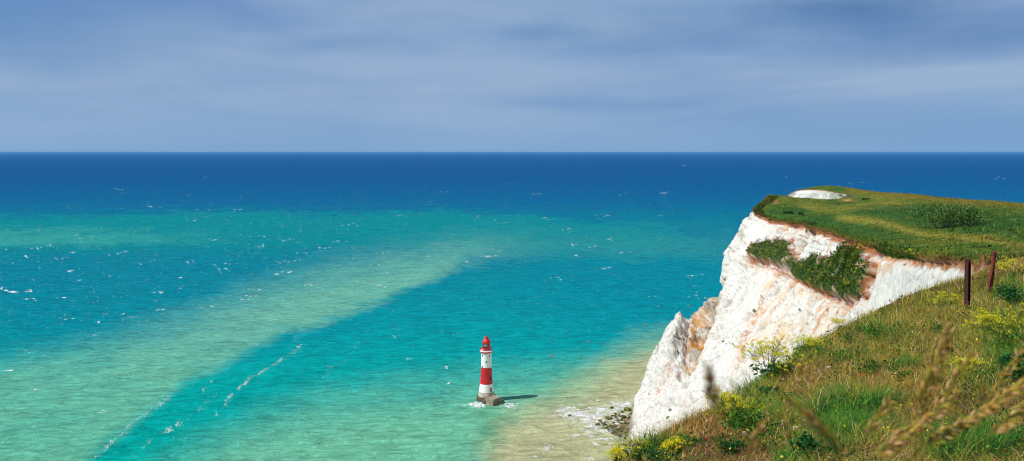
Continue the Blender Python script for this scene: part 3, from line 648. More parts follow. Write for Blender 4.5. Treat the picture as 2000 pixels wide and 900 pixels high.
def near_field(name, n, D0, D1, h0, h1, w0, w1, label, t0=-.05, t1=.78, lean=.7):
    D = np.exp(rng.uniform(math.log(D0), math.log(D1), n)); t = rng.uniform(t0, t1, n); x = D*t; y = D
    ok = x > edge_x(y)-.02; x, y = x[ok], y[ok]; n = len(x)
    cl = vnoise(x*1.7, y*1.7, 0, 111); bare = fbm(x/.9, y/.9, 0, 112, 3)
    ok = rng.random(n) < np.clip(.55+cl*.7, 0, 1)*np.where(bare > .42, .25, 1); x, y, cl = x[ok], y[ok], cl[ok]; n = len(x)
    z = H(x, y)-.02
    c, gz, tz = near_color(x, y, z, n)
    h = rng.uniform(h0, h1, n)*(.55+.75*cl)*(1+.55*gz-.4*tz); wd = rng.uniform(w0, w1, n)*(y/D1*.6+.4)*(1+.5*gz)
    az = rng.uniform(0, 6.28, n)
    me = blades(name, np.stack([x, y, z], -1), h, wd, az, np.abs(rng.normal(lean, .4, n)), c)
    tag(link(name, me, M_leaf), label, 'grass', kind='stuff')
near_field('grass', 130000, 3.2, 12, .07, .22, .003, .0065, 'dense dry brown and green grass covering the near slope', lean=1.1)
near_field('grass', 130000, 10, 27, .10, .30, .006, .013, 'olive and tan grass on the slope in front of the fence posts', lean=1.0)
near_field('grass', 70000, 24, 80, .15, .45, .014, .03, 'olive grass on the slope behind the fence posts', -.05, .85)
# turf on the far hilltop: coarse tussocks, with a fringe hanging over the chalk edge
n = 120000
D = np.exp(rng.uniform(math.log(75), math.log(800), n)); t = rng.uniform(.3, .72, n); x, y = D*t, D
fr = rng.random(n) < .3; y = np.where(fr, rng.uniform(150, 640, n), y); x = np.where(fr, edge_x(y)+np.abs(rng.normal(0, 2.2, n)), x)
ok = x > edge_x(y)-.15; x, y, fr = x[ok], y[ok], fr[ok]; n = len(x); z = H(x, y)-.05
ct = turf_color(x, y, z); ct = ct*(.65+.85*rng.random((n, 1))); hh0 = 0; yl = rng.random(n) < .05; ct[yl] = srgb(150, 150, 50)
hh = rng.uniform(.3, .9, n)*np.interp(y, [75, 250, 700], [.7, 1, 1.3])*np.where(fr, 1.6, 1)*(1+.8*np.clip(fbm(x/9, y/9, 0, 170, 3)*2, 0, 1))
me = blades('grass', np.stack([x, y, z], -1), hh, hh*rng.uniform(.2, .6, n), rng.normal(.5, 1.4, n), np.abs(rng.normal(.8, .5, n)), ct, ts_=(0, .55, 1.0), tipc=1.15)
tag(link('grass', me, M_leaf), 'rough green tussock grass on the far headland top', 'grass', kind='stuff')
# scrub on the ledges of the face
def leaf_cloud(name, P, size, col, up=.5):
    n = len(P); a = rng.normal(0, 1, (n, 3)); a[:, 2] += up; a /= np.linalg.norm(a, axis=1, keepdims=True)
    b3 = np.cross(a, rng.normal(0, 1, (n, 3))); b3 /= np.linalg.norm(b3, axis=1, keepdims=True)+1e-9; s_ = size[:, None]
    V = np.stack([P-a*s_, P+b3*s_*.5, P+a*s_, P-b3*s_*.5], 1).reshape(-1, 3)
    return fast_mesh(name, V, np.arange(4*n).reshape(n, 4), color=np.repeat(np.clip(col, 0, 1), 4, axis=0))
SCR = np.array([srgb(*q_) for q_ in [(40, 88, 18), (66, 108, 22), (22, 62, 18), (104, 116, 26), (82, 92, 24)]])
sel = np.argwhere((veg > .55) & (py < 610)); k = sel[rng.integers(0, len(sel), 46000)]
x, y, z = [a[k[:, 0], k[:, 1]] for a in (FXd, FYd, FZd)]; x = x+rng.normal(0, .6, len(x)); n = len(x)
cell = vnoise(x/3.2, y/3.2, z/3.2, 121); lum = fbm(x/7, y/7, z/7, 122, 3)
hgt_ = rng.random(n)**.6*(.4+2.6*sst(.35, .8, cell))
ci = np.clip((vnoise(x/2.6, y/2.6, z/2.6, 124)*5+rng.normal(0, .7, n)).astype(int), 0, 4); base = SCR[ci].copy()
yl = rng.random(n) < np.clip(lum*1.6-.1, 0, .55)*(hgt_ > .9); base[yl] = srgb(176, 182, 40)
me = leaf_cloud('ledge_scrub', np.stack([x-hgt_*.35, y-hgt_*.25, z+hgt_], -1), rng.uniform(.25, .6, n), base*(.75+.6*rng.random((n, 1))))
tag(link('ledge_scrub', me, M_leaf), 'green and yellow scrub growing on the ledges of the white cliff face', 'scrub', kind='stuff')

# ------------------------------------------------------------------ lighthouse
M_white = simple('white_paint', (.9, .9, .88), .5, var=.03, scale=.6)
M_red = simple('red_paint', (.66, .014, .02), .45, var=.12, scale=.5)
M_gran = simple('granite', (.66, .60, .46), .85, var=.3, scale=.35, bump=.12)
M_wet = simple('weedy_masonry', (.20, .16, .085), .8, var=.4, scale=.5, bump=.2)
M_conc = simple('old_concrete', (.40, .33, .23), .85, var=.3, scale=.6, bump=.15)
M_dark = simple('dark_window', (.02, .02, .025), .2, var=.1)
M_door = simple('door_paint', (.25, .02, .02), .5)
M_iron = simple('blue_grey_iron', (.12, .12, .22), .5, metal=.2)
M_lens = simple('lens_glass', (.85, .88, .9), .25, var=.3, scale=1.2, spec=.6)
m, nt, out = new_mat('lantern_glass'); gl = N(nt, 'ShaderNodeBsdfGlass', Roughness=.02, IOR=1.1); gl.inputs[0].default_value = (.85, .9, .95, 1)
tr = N(nt, 'ShaderNodeBsdfTransparent'); mx = N(nt, 'ShaderNodeMixShader'); mx.inputs[0].default_value = .85
nt.links.new(gl.outputs[0], mx.inputs[1]); nt.links.new(tr.outputs[0], mx.inputs[2]); nt.links.new(mx.outputs[0], out.inputs[0]); M_glass = m
LX, LY = -16.7, 557.0
lh = empty('lighthouse', (LX, LY, 0)); tag(lh, 'red and white striped lighthouse standing in the shallow sea on a stone base', 'lighthouse')
def rad(z): return float(np.interp(z, [0, 1, 3, 5.8, 10.9, 16, 21.6, 27, 31.2], [5.9, 5.75, 5.35, 4.85, 4.17, 3.72, 3.45, 3.38, 3.4]))
def band(z0, z1, name, mat, off=0):
    b2 = MB(); b2.lathe([(rad(z)+off, z) for z in np.linspace(z0, z1, 10)], 48); return b2.build(name, mat, lh, True)
band(-2, 5.8, 'granite_base', M_gran)
band(5.8, 10.9, 'tower', M_white); band(10.9, 21.6, 'tower', M_red); band(21.6, 31.2, 'tower', M_white)
b2 = MB(); b2.lathe([(6.5, -2), (6.45, 2.6), (6.1, 3.0), (5.2, 3.05)], 16); b2.build('plinth', M_wet, lh)
b2 = MB()
for z in np.arange(.6, 5.6, .62): b2.lathe([(rad(z)+.01, z), (rad(z)+.07, z+.03), (rad(z+.06)+.07, z+.06), (rad(z+.1)+.01, z+.09)], 48)
b2.build('course', M_gran, lh)
def vface(px_, w_, z0, z1, name, mat, frame=None):
    """an opening whose horizontal place on the drum is given by the photo pixel offset from the axis"""
    zc = (z0+z1)/2; off = (px_-950.1)*.334; r = rad(zc); s = max(-.97, min(.97, off/r)); th_ = math.asin(s)
    tang = np.array([math.cos(th_), math.sin(th_)]); rad_ = np.array([math.sin(th_), -math.cos(th_)])
    slope = (rad(z1)-rad(z0))/(z1-z0)
    def blk(w2, za, zb, d0, d1):
        vs = []
        for z in (za, zb):
            R = rad(zc)+slope*(z-zc)
            for dd_, sg in ((d0, -1), (d0, 1), (d1, 1), (d1, -1)):
                q_ = rad_*(R+dd_)+tang*sg*w2/2; vs.append((q_[0], q_[1], z))
        return vs, [(0, 1, 2, 3)[::-1], (4, 5, 6, 7), (0, 1, 5, 4), (1, 2, 6, 5), (2, 3, 7, 6), (3, 0, 4, 7)]
    f = MB(); f.add(*blk(w_, z0, z1, -.5, .06)); fo = f.build(name, mat, lh)
    g_ = MB(); g_.add(*blk(w_+.3, z1, z1+.15, -.4, .16)); g_.build('lintel', frame or M_white, fo); g_ = MB(); g_.add(*blk(w_+.3, z0-.15, z0, -.4, .16)); g_.build('sill', frame or M_white, fo)
zpy = lambda py_: 161-(py_-298)*.334
for (a, b3, fr_) in ((333, 273, None), (406, 275, None), (370, 335, None), (333, 388, None)):
    zc = zpy(640+b3/5.295); vface(880+a/5.295, .75, zc-.6, zc+.6, 'window', M_dark)
vface(880+413/5.295, 1.0, zpy(740)+.1, zpy(732.5), 'window', M_dark, M_red)
vface(880+425/5.295, .7, zpy(721), zpy(718.6), 'window', M_dark, M_red)
vface(880+420/5.295, 1.05, zpy(762.4), zpy(753.2), 'door', M_door)
g_ = MB(); g_.lathe([(3.4, 30.9), (3.9, 31.3), (4.25, 31.5), (4.25, 32.0), (4.1, 32.0)], 48); g_.build('gallery_rim', M_red, lh, False)
g_ = MB(); g_.lathe([(4.24, 32.003), (4.2, 32.35), (2.6, 32.45), (2.5, 32.46)], 48); g_.build('gallery_deck', M_white, lh)
for (mat, a0, a1) in ((M_red, 90, 270), (M_iron, -90, 90)):
    rb = MB(); an = [math.radians(a) for a in np.linspace(a0, a1, 13)]
    for a in an: rb.tube([(4.05*math.cos(a), 4.05*math.sin(a), 32.3), (4.05*math.cos(a), 4.05*math.sin(a), 34.3)], .07, 5)
    for hz in (33.0, 33.6, 34.25): rb.tube([(4.05*math.cos(a), 4.05*math.sin(a), hz) for a in an], .05, 5)
    rb.build('railing', mat, lh)
g_ = MB(); g_.lathe([(2.55, 32.4), (2.55, 33.9), (2.66, 34.0), (2.66, 34.15), (2.4, 34.15)], 32); g_.build('lantern_wall', M_red, lh)
g_ = MB(); g_.lathe([(2.42, 34.1), (2.42, 37.2)], 16); g_.build('lantern_glazing', M_glass, lh)
g_ = MB()
for k in range(12):
    a, a2 = 2*math.pi*k/12, 2*math.pi*(k+1)/12; c0, c1_ = (2.5*math.cos(a), 2.5*math.sin(a)), (2.5*math.cos(a2), 2.5*math.sin(a2))
    for z0 in (34.1, 35.65):
        g_.tube([(*c0, z0), (*c1_, z0+1.55)], .035, 4); g_.tube([(*c1_, z0), (*c0, z0+1.55)], .035, 4)
g_.build('glazing_bars', M_red, lh)
g_ = MB(); th_ = math.radians(20)                      # blind panels on the landward side of the lantern
vs = []; nn = 14
for z in (34.15, 37.2):
    for k in range(nn): a = math.radians(-66)+k/(nn-1)*math.radians(209); vs.append((2.56*math.cos(a), 2.56*math.sin(a), z))
g_.add(vs, [(k, k+1, nn+k+1, nn+k) for k in range(nn-1)]); g_.build('lantern_blind', M_red, lh)
g_ = MB(); g_.lathe([(.2, 34.2), (1.1, 34.4), (1.6, 35.1), (1.7, 35.7), (1.6, 36.3), (1.1, 36.9), (.1, 37.0)], 20); g_.build('lens', M_lens, lh, True)
g_ = MB(); g_.lathe([(2.5, 37.15), (2.75, 37.2), (2.72, 37.5), (2.6, 38.2), (2.2, 39.1), (1.6, 39.8), (1.15, 40.1), (1.15, 40.15)], 32); g_.build('dome', M_red, lh, True)
g_ = MB(); g_.lathe([(1.12, 40.1), (1.22, 40.3), (1.22, 41.0), (1.0, 41.4), (.4, 41.65), (.08, 41.7), (.05, 42.8), (.0, 42.9)], 24); g_.tube([(-.35, 0, 42.4), (.45, 0, 42.45)], .05, 4); g_.build('ventilator', M_red, lh)
b2 = MB(); ca = math.atan2(7.6, 5.7)
def rbox(mb, cx, cy, ln, wd_, z0, z1, taper=0):
    ux, uy = math.cos(ca), math.sin(ca); vx, vy = -uy, ux; vs = []
    for z, tp in ((z0, 0), (z1, taper)):
        for a, b3 in ((0, 0), (1, 0), (1, 1), (0, 1)):
            l = tp+(ln-2*tp)*a; q_ = tp+(wd_-2*tp)*b3; vs.append((cx+ux*l+vx*q_-LX, cy+uy*l+vy*q_-LY, z))
    mb.add(vs, [(3, 2, 1, 0), (4, 5, 6, 7), (0, 1, 5, 4), (1, 2, 6, 5), (2, 3, 7, 6), (3, 0, 4, 7)])
rbox(b2, -12, 543, 9.2, 7.0, -2, 3.55, .15); rbox(b2, -11.7, 543.7, 8.2, 6.4, 3.55, 3.95, .05)
b2.build('landing_stage', M_conc, lh)
b2 = MB(); rbox(b2, -6.6, 550.2, 2.6, 3.2, -2, 1.5, .1); b2.build('landing_step', M_wet, lh); b2 = MB(); rbox(b2, -17.4, 546.1, 1.6, 2.2, -2, 2.6, .1); b2.build('landing_step', M_wet, lh)
b2 = MB()
for k in range(5):
    t = .12+.19*k; b2.box(-12+5.5*t-LX-.12, -12+5.5*t-LX+.12, 543+7.4*t-LY-.25, 543+7.4*t-LY-.02, -1, 3.3)
b2.build('fender', M_wet, lh)

# ------------------------------------------------------------------ buoys
M_buoy = simple('buoy_plastic', (.85, .10, .07), .4)
buoys = [(1077, 696, 'pink red buoy floating nearest the lighthouse, at the edge of the sandy water'), (1149, 667, 'small red buoy on the open water midway between the lighthouse and the cliff'),
         (1260.5, 635, 'small red buoy left of the white pinnacle of the cliff'), (1345, 596.5, 'farthest red buoy, just beyond the notch of the cliff')]
for i, (a, b3, lab) in enumerate(buoys):
    x, y = wat(a, b3)
    if i == 0:
        bo = empty('buoy'); mb = MB(); mb.lathe([(.01, -.45), (.45, -.3), (.62, .1), (.5, .55), (.2, .75), (.01, .78)], 16); bb = mb.build('float', M_buoy, bo, True)
        mb = MB(); mb.tube([(0, 0, .7), (0, 0, 1.1)], .06, 6); bt = mb.build('handle', M_dark, bo); cur = bo
    else:
        cur = bo.copy(); COL.objects.link(cur)
        for ch in (bb, bt): c_ = ch.copy(); COL.objects.link(c_); c_.parent = cur
    cur.location = (float(x), float(y), .1); cur.scale = (1.45, 1.45, 1.45); tag(cur, lab, 'buoy', 'red buoys floating off the cliff')

# ------------------------------------------------------------------ boulders and beach
def rock_mesh(seed, flat=.7):
    import bmesh
    bm = bmesh.new(); bmesh.ops.create_icosphere(bm, subdivisions=3, radius=1)
    co_ = np.array([v_.co for v_ in bm.verts]); d = 1+.45*fbm(co_[:, 0]*1.2+seed*7, co_[:, 1]*1.2, co_[:, 2]*1.2, 130+seed, 4, .6)
    d = np.minimum(d, .78+.5*np.abs(co_[:, 0]*.7+.2)); co_ = co_*d[:, None]*[1, .85, flat]
    for v_, c_ in zip(bm.verts, co_): v_.co = c_
    me = bpy.data.meshes.new('boulder'); bm.to_mesh(me); bm.free()
    g1 = np.clip(.5+fbm(co_[:, 0]*1.6+seed, co_[:, 1]*1.6, co_[:, 2]*1.6, 140, 3)*1.6+co_[:, 2]*.5, 0, 1)
    cl = mixc(np.broadcast_to(srgb(58, 50, 30), co_.shape), [srgb(120, 128, 44), srgb(140, 118, 78), srgb(84, 100, 38), srgb(190, 168, 126)][seed % 4], g1)
    a = me.color_attributes.new('tint', 'FLOAT_COLOR', 'POINT'); c4 = np.ones((len(co_), 4), np.float32); c4[:, :3] = cl; a.data.foreach_set('color', c4.ravel())
    me.materials.append(M_stone); return me
rm = [rock_mesh(s) for s in range(6)]
rocks = [(1225, 800, 8, 0, 'largest green topped boulder at the foot of the white cliff'), (1112, 811, 4, 1, 'small lone rock in the surf left of the other boulders'),
         (1167, 829, 5.5, 1, 'rounded brown boulder at the seaward end of the boulder patch'), (1179, 836, 5, 3, 'pale tan boulder just right of the seaward brown one'),
         (1189, 818, 6, 0, 'broad green boulder in the middle of the boulder patch'), (1218, 814, 6.5, 2, 'green boulder directly below the largest one'), (1195, 796, 4.5, 2, 'flat green rock awash above the boulder patch'), (1241, 792, 5, 2, 'small dark rock tucked against the cliff foot highest up')]
RL = 'green and brown weed covered boulder in the surf at the cliff foot'
extra = 0
while extra < 110:
    a, b3 = rng.normal(1203, 22), rng.normal(828, 15)
    if poly_sd(np.array([a]), np.array([b3]), [(1156, 824), (1165, 818), (1200, 806), (1240, 785), (1262, 790), (1248, 815), (1228, 850), (1214, 866), (1205, 850), (1185, 843)])[0] > 0:
        rocks.append((a, b3, rng.uniform(1.8, 4.8), int(rng.integers(0, 4)), RL)); extra += 1
for i, (a, b3, w_, kd, lab) in enumerate(rocks):
    x, y = wat(a, b3); o = bpy.data.objects.new('boulder', rm[[0, 1, 2, 3][kd] if i % 2 else kd]); COL.objects.link(o)
    s_ = w_*float(y)/F*(.95 if i < 8 else .95); o.location = (float(x), float(y), s_*.18); o.scale = (s_, s_*1.2, s_*rng.uniform(.7, 1)); o.rotation_euler = (rng.normal(0, .2), rng.normal(0, .2), rng.uniform(0, 6.28))
    tag(o, lab, 'boulder', 'weedy boulders at the cliff foot')
# shingle between the boulders: a low bank with its own pebbled surface
Bp = [(1170, 838), (1200, 822), (1232, 800), (1265, 785), (1290, 800), (1270, 850), (1235, 880), (1216, 868), (1205, 850), (1188, 846)]
gx, gy = np.meshgrid(np.linspace(30, 110, 160), np.linspace(440, 575, 240)); bpx, bpy_ = proj(gx, gy, 0*gx)
sd_ = poly_sd(bpx+fbm(gx/4, gy/4, 0, 150, 3)*8, bpy_+fbm(gx/4, gy/4, 0, 151, 3)*6, Bp)
gz_ = -1.35+1.5*sst(-10, 8, sd_)+.6*fbm(gx/2, gy/2, 0, 152, 4)
cb = mixc(np.broadcast_to(srgb(150, 128, 90), gx.shape+(3,)), srgb(84, 84, 50), np.clip(.4+fbm(gx/5, gy/5, 0, 153, 3)*1.6, 0, 1)); cb = mixc(cb, srgb(92, 80, 100), np.exp(-((bpx-1193)/8)**2-((bpy_-838)/4)**2))
me = fast_mesh('shingle_beach', np.stack([gx, gy, gz_], -1).reshape(-1, 3), grid_quads(*gx.shape), color=cb.reshape(-1, 3)); tag(link('shingle_beach', me, M_stone, smooth=True), kind='structure')

# ------------------------------------------------------------------ person on the skyline
M_cloth = simple('dark_clothing', (.02, .02, .03), .9); M_hair = simple('dark_hair', (.03, .02, .015), .8)
def person(x, y, z):
    me = bpy.data.meshes.new('person')
    J = [(0, 0, .95), (0, 0, 1.2), (0, 0, 1.45), (0, 0, 1.54), (0, 0, 1.66), (.2, 0, 1.42), (.27, .02, 1.15), (.26, -.06, .9), (-.2, 0, 1.42), (-.27, .02, 1.15), (-.26, -.06, .9),
         (.1, 0, .88), (.12, -.1, .48), (.12, -.02, .06), (.12, -.16, .03), (-.1, 0, .88), (-.12, .1, .48), (-.12, .18, .06), (-.12, .06, .03)]
    E = [(0, 1), (1, 2), (2, 3), (3, 4), (2, 5), (5, 6), (6, 7), (2, 8), (8, 9), (9, 10), (0, 11), (11, 12), (12, 13), (13, 14), (0, 15), (15, 16), (16, 17), (17, 18)]
    R = [.15, .15, .17, .06, .105, .07, .05, .04, .07, .05, .04, .1, .07, .05, .035, .1, .07, .05, .035]
    me.from_pydata(J, E, []); o = link('person', me, M_cloth); s = o.modifiers.new('skin', 'SKIN'); 
    for i, r in enumerate(R): me.skin_vertices[0].data[i].radius = (r, r)
    me.skin_vertices[0].data[0].use_root = True
    o.modifiers.new('sub', 'SUBSURF').levels = 1; o.location = (x, y, z); o.rotation_euler = (0, 0, .6)
    hb = MB(); hb.lathe([(.115, 1.66), (.12, 1.72), (.09, 1.79), (.01, 1.81)], 10); hb.build('hair', M_hair, o, True)
    return tag(o, 'person in dark clothes walking on the distant grassy skyline of the headland', 'person')
Dp = 705.; xp = .4415*Dp; person(xp, Dp, float(H(np.array([xp]), np.array([Dp]))[0]))

# ------------------------------------------------------------------ fence posts
M_rust = simple('dark_red_steel', (.075, .014, .011), .5, var=.3, scale=8, bump=.004)
M_rust2 = simple('rust_red_wood', (.26, .035, .018), .6, var=.35, scale=10, bump=.004)
M_wire = simple('wire', (.10, .08, .06), .5, metal=.6)
def ground(px_, py_):
    D_ = near_D(px_, py_)
    for _ in range(30):
        x = (px_-1000)/F*D_; z = float(H(np.array([x]), np.array([D_]))[0]); D_ += ((CZ-z)-(py_-HOR)/F*D_)/((py_-HOR)/F+.233*(px_-1000)/F-.229)*.7
    x = (px_-1000)/F*D_; return x, D_, float(H(np.array([x]), np.array([D_]))[0])
x1, y1, z1 = ground(1889, 602); hp = 97*y1/F
p1 = empty('fence_post', (x1, y1, z1), .5); tag(p1, 'dark red steel channel fence post, the nearer of the two posts', 'fence post', 'fence posts on the slope')
b2 = MB(); t_ = .010; wd_ = .047
for (a0, a1, c0, c1_) in ((-wd_, wd_, wd_-t_, wd_), (-wd_, -wd_+t_, -wd_, wd_-t_-.001), (wd_-t_, wd_, -wd_, wd_-t_-.001)): b2.box(a0, a1, c0, c1_, -.4, hp)
b2.build('post', M_rust, p1)
b2 = MB(); b2.box(-wd_+t_+.001, wd_-t_-.001, -.02, wd_-t_-.002, hp-.11, hp-.09); b2.build('bracket', M_rust, p1)
b2 = MB(); b2.tube([(-.058, -.02, hp-.05), (.058, -.02, hp-.05)], .008, 6); b2.build('bolt', M_wire, p1); b2 = MB(); b2.tube([(-.058, -.02, hp*.4), (.058, -.02, hp*.4)], .008, 6); b2.build('bolt', M_wire, p1)
p1.rotation_euler = (0, math.radians(1.2), .5)
x2, y2, z2 = ground(1933, 575); hp2 = 86*y2/F
p2 = empty('fence_post', (x2, y2, z2)); tag(p2, 'leaning rust red round fence post with wire bands, the farther of the two posts', 'fence post', 'fence posts on the slope')
b2 = MB(); b2.lathe([(.060, -.4), (.058, hp2*.5), (.056, hp2-.02), (.04, hp2), (.0, hp2+.004)], 14); b2.build('post', M_rust2, p2, False)
for zz in (hp2-.06, hp2-.12):
    b2 = MB(); b2.lathe([(.057, zz), (.066, zz+.006), (.066, zz+.016), (.057, zz+.022)], 14); b2.build('wire_band', M_wire, p2)
b2 = MB(); b2.tube([(-.11, -.03, -.35), (-.02, -.085, hp2*.8)], .012, 6); b2.build('stay', M_rust2, p2)
lean2 = math.radians(6); p2.rotation_euler = (0, lean2, 0)
tx, tz = x2+math.sin(lean2)*(hp2-.09), z2+math.cos(lean2)*(hp2-.09)
b2 = MB(); wp = []
for k in range(15):
    t = k/14; wp.append((tx+.08+4.6*t, y2+.7*t, tz-.30*t*(1-t)*2+t*.62))
b2.tube(wp, .007, 5); tag(b2.build('fence_wire', M_wire), 'thin wire running right from the leaning fence post', 'wire')

# ------------------------------------------------------------------ plants
def leaf_quads(mb, c, n, R, size, cols, up=.3, flat=(1, 1, .8)):
    for _ in range(n):
        d = rng.normal(0, 1, 3); d /= np.linalg.norm(d); r = R*rng.random()**.4; p_ = np.asarray(c)+d*r*np.asarray(flat)
        a = rng.normal(0, 1, 3); a[2] += up; a /= np.linalg.norm(a); b3 = np.cross(a, rng.normal(0, 1, 3)); b3 /= np.linalg.norm(b3)+1e-9
        s = size*rng.uniform(.6, 1.4); col = np.array(cols[rng.integers(len(cols))])*rng.uniform(.75, 1.25)
        mb.add([p_-a*s, p_+b3*s*.42, p_+a*s, p_-b3*s*.42], [(0, 1, 2, 3)], col)
LG = [srgb(54, 104, 36), srgb(80, 126, 40), srgb(30, 76, 32), srgb(110, 140, 46)]
YL = [srgb(244, 234, 40), srgb(250, 240, 80), srgb(224, 228, 50), srgb(252, 226, 30)]
def flower_plant(a, b3, hpx, wpx, lab, nst=9, yel=1.0, cat='plant', name='flowering_plant'):
    x, y, z = ground(a, b3); hh_, ww_ = hpx*y/F, wpx*y/F
    o = empty(name, (x, y, z)); tag(o, lab, cat, 'yellow flowering weeds on the near slope')
    st, lf, fw = MB(), MB(), MB(); fs = .0085*(y/13)**.6
    for k in range(nst):
        an = rng.uniform(0, 6.28); rr = ww_/2*rng.random()**.6; top = np.array([math.cos(an)*rr, math.sin(an)*rr*.7, hh_*(1-.35*(rr/(ww_/2+1e-6))**2)*rng.uniform(.8, 1)])
        mid = top*np.array([.45, .45, .55]); st.tube([(0, 0, -.03), mid*.5+[0, 0, 0], mid, top], [.006, .005, .004, .0025], 4, srgb(80, 110, 40))
        for _ in range(9):
            e = top+rng.normal(0, 1, 3)*[.16*ww_, .14*ww_, .10*hh_]; br = mid+(top-mid)*rng.uniform(.2, .9); st.tube([br, (br+e)/2+[0, 0, -.01], e], [.0028, .002, .0015], 3, srgb(110, 130, 40))
            leaf_quads(fw, e, int(16*yel)+2, .034*(y/13), fs*1.25, YL, 3, (1, 1, .6))
        for j in range(5): leaf_quads(lf, top*rng.uniform(.05, .5), 4, .13*hh_, .025*hh_+.010, LG, .4)
    leaf_quads(lf, (0, 0, hh_*.18), 26 if b3 > 880 else 80, .34*ww_, .05*hh_+.01, LG, .4, (1, .8, .55))
    st.build('stems', M_leaf, o); lf.build('leaves', M_leaf, o); fw.build('flowers', M_petal, o)
FP = [(1500, 744, 84, 120, 'tall yellow flowering weed standing out against the white chalk at the slope edge', 16, 1.3),
      (1570, 690, 36, 60, 'low yellow flowering weed right of the tall one on the slope edge', 9, .7),
      (1250, 905, 48, 90, 'yellow flowering weed at the bottom left tip of the slope', 8, .3),
      (1207, 905, 34, 34, 'small yellow flowers at the extreme lower left of the slope against the water', 6, 1.2),
      (1330, 885, 26, 60, 'yellow flowers low in the brown grass near the bottom left of the slope', 8, .7),
      (1440, 840, 60, 110, 'wide yellow flowered weed patch below the tall weed', 13, .35),
      (1410, 805, 40, 60, 'small yellow flowered weed at the brown grass edge', 8, .8),
      (1975, 690, 90, 130, 'large yellow flowered bush below the leaning post at the right edge', 14, .38),
      (1925, 660, 50, 70, 'yellow flowered weed below the nearer fence post', 9, .9),
      (1990, 545, 44, 70, 'yellow flowering weed right of the leaning post', 9, .8),
      (1850, 600, 30, 60, 'small yellow flowered weed left of the nearer post foot', 6, .6),
      (1640, 645, 22, 40, 'tiny yellow flowered weed on the ridge below the cove chalk', 5, .5),
      (1885, 740, 44, 70, 'sparse yellow flowered weed in the middle of the right slope', 8, .5)]
for (a, b3, hpx, wpx, lab, ns_, yl_) in FP: flower_plant(a, b3, hpx, wpx, lab, ns_, yl_)
def leafy(a, b3, hpx, wpx, lab, nl=420, cols=LG):
    x, y, z = ground(a, b3); hh_, ww_ = hpx*y/F, wpx*y/F
    o = empty('leafy_weed', (x, y, z)); tag(o, lab, 'plant', 'green leafy weeds on the near slope')
    lf, st = MB(), MB()
    for k in range(10):
        an = rng.uniform(0, 6.28); rr = ww_*.4*rng.random()**.5; cpt = (math.cos(an)*rr, math.sin(an)*rr*.8, hh_*rng.uniform(.25, .8))
        st.tube([(0, 0, -.03), (cpt[0]*.5, cpt[1]*.5, cpt[2]*.6), cpt], [.006, .005, .003], 4, srgb(70, 100, 40)); leaf_quads(lf, cpt, nl//10, .24*ww_, .016+.022*hh_, cols, .5, (1, 1, .7))
    st.build('stems', M_leaf, o); lf.build('leaves', M_leaf, o)
DGc = [srgb(22, 84, 44), srgb(34, 104, 50), srgb(18, 64, 34), srgb(60, 124, 52)]
for a in [(1980, 600, 50, 80, 'dark green leafy bush right of the leaning post foot', 900, DGc), (1985, 745, 60, 80, 'dark green weed patch at the right edge below the yellow bush', 700, DGc), (1530, 735, 44, 50, 'dark green leafy weed at the foot of the tall yellow weed', 500, DGc),
          (1720, 668, 30, 60, 'green leafy weed high on the middle of the slope', 400, LG), (1640, 708, 26, 110, 'broad low green weed in the middle of the slope', 600, LG), (1480, 850, 50, 110, 'leafy green weed among the yellow flowers at lower left', 700, LG), (1290, 900, 22, 70, 'low dark green weed at the bottom left of the slope', 400, DGc),
          (1840, 650, 24, 40, 'small dark green weed below the posts', 260, DGc), (1590, 895, 44, 90, 'green weed at the bottom centre of the slope', 500, DGc)]: leafy(*a)
# lush long-bladed tufts
def tuft(a, b3, wpx, hpx, nb2, lab):
    x, y, z = ground(a, b3); R = wpx/2*y/F; n = nb2; r = R*np.sqrt(rng.random(n)); an = rng.uniform(0, 6.28, n)
    xx, yy = r*np.cos(an), r*np.sin(an)*1.3; Pz = H(x+xx, y+yy)-z-.02
    cg = np.array([srgb(58, 112, 36), srgb(88, 140, 42), srgb(30, 82, 32), srgb(130, 160, 52), srgb(50, 112, 46)])[rng.integers(0, 5, n)]*(.4+1.0*rng.random((n, 1)))
    hh_ = hpx*y/F*rng.uniform(.6, 1.25, n)
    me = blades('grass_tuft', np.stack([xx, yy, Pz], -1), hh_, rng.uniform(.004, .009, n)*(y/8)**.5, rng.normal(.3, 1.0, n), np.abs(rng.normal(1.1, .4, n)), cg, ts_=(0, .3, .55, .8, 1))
    o = link('grass_tuft', me, M_leaf); o.location = (x, y, z); tag(o, lab, 'grass tuft', 'lush green grass tufts on the near slope')
tuft(1640, 850, 100, 62, 1100, 'large lush green tuft of arching grass in the lower middle of the slope')
tuft(1700, 800, 70, 60, 600, 'tall green grass tuft just right of the large lush one')
tuft(1900, 885, 150, 80, 1000, 'long green grass tuft at the bottom right corner')
tuft(1760, 720, 60, 36, 350, 'small green tuft above the seed heads on the slope')
tuft(1560, 895, 100, 40, 600, 'green tuft at the bottom of the slope left of the seed heads')
for a in [(1668, 672, 18, 60, 'small green weed right of the tiny yellow one on the ridge', 260, DGc), (1600, 694, 22, 60, 'green weed behind the low yellow flowered one on the ridge', 300, LG), (1765, 745, 24, 50, 'green weed in the middle of the right slope above the seed heads', 260, LG),
          (1425, 885, 30, 70, 'dark green weed in the brown grass at lower left', 400, DGc), (1545, 790, 26, 60, 'small green weed left of the lush tuft', 300, LG), (1500, 775, 26, 50, 'green weed between the tall yellow weed and the yellow patch', 300, DGc),
          (1350, 870, 18, 50, 'low green weed in the brown grass at the lower left edge', 240, LG), (1820, 590, 14, 50, 'low green weed left of the nearer post', 220, LG), (1700, 730, 26, 70, 'spreading green weed above the lush tuft', 340, LG)]: leafy(*a)
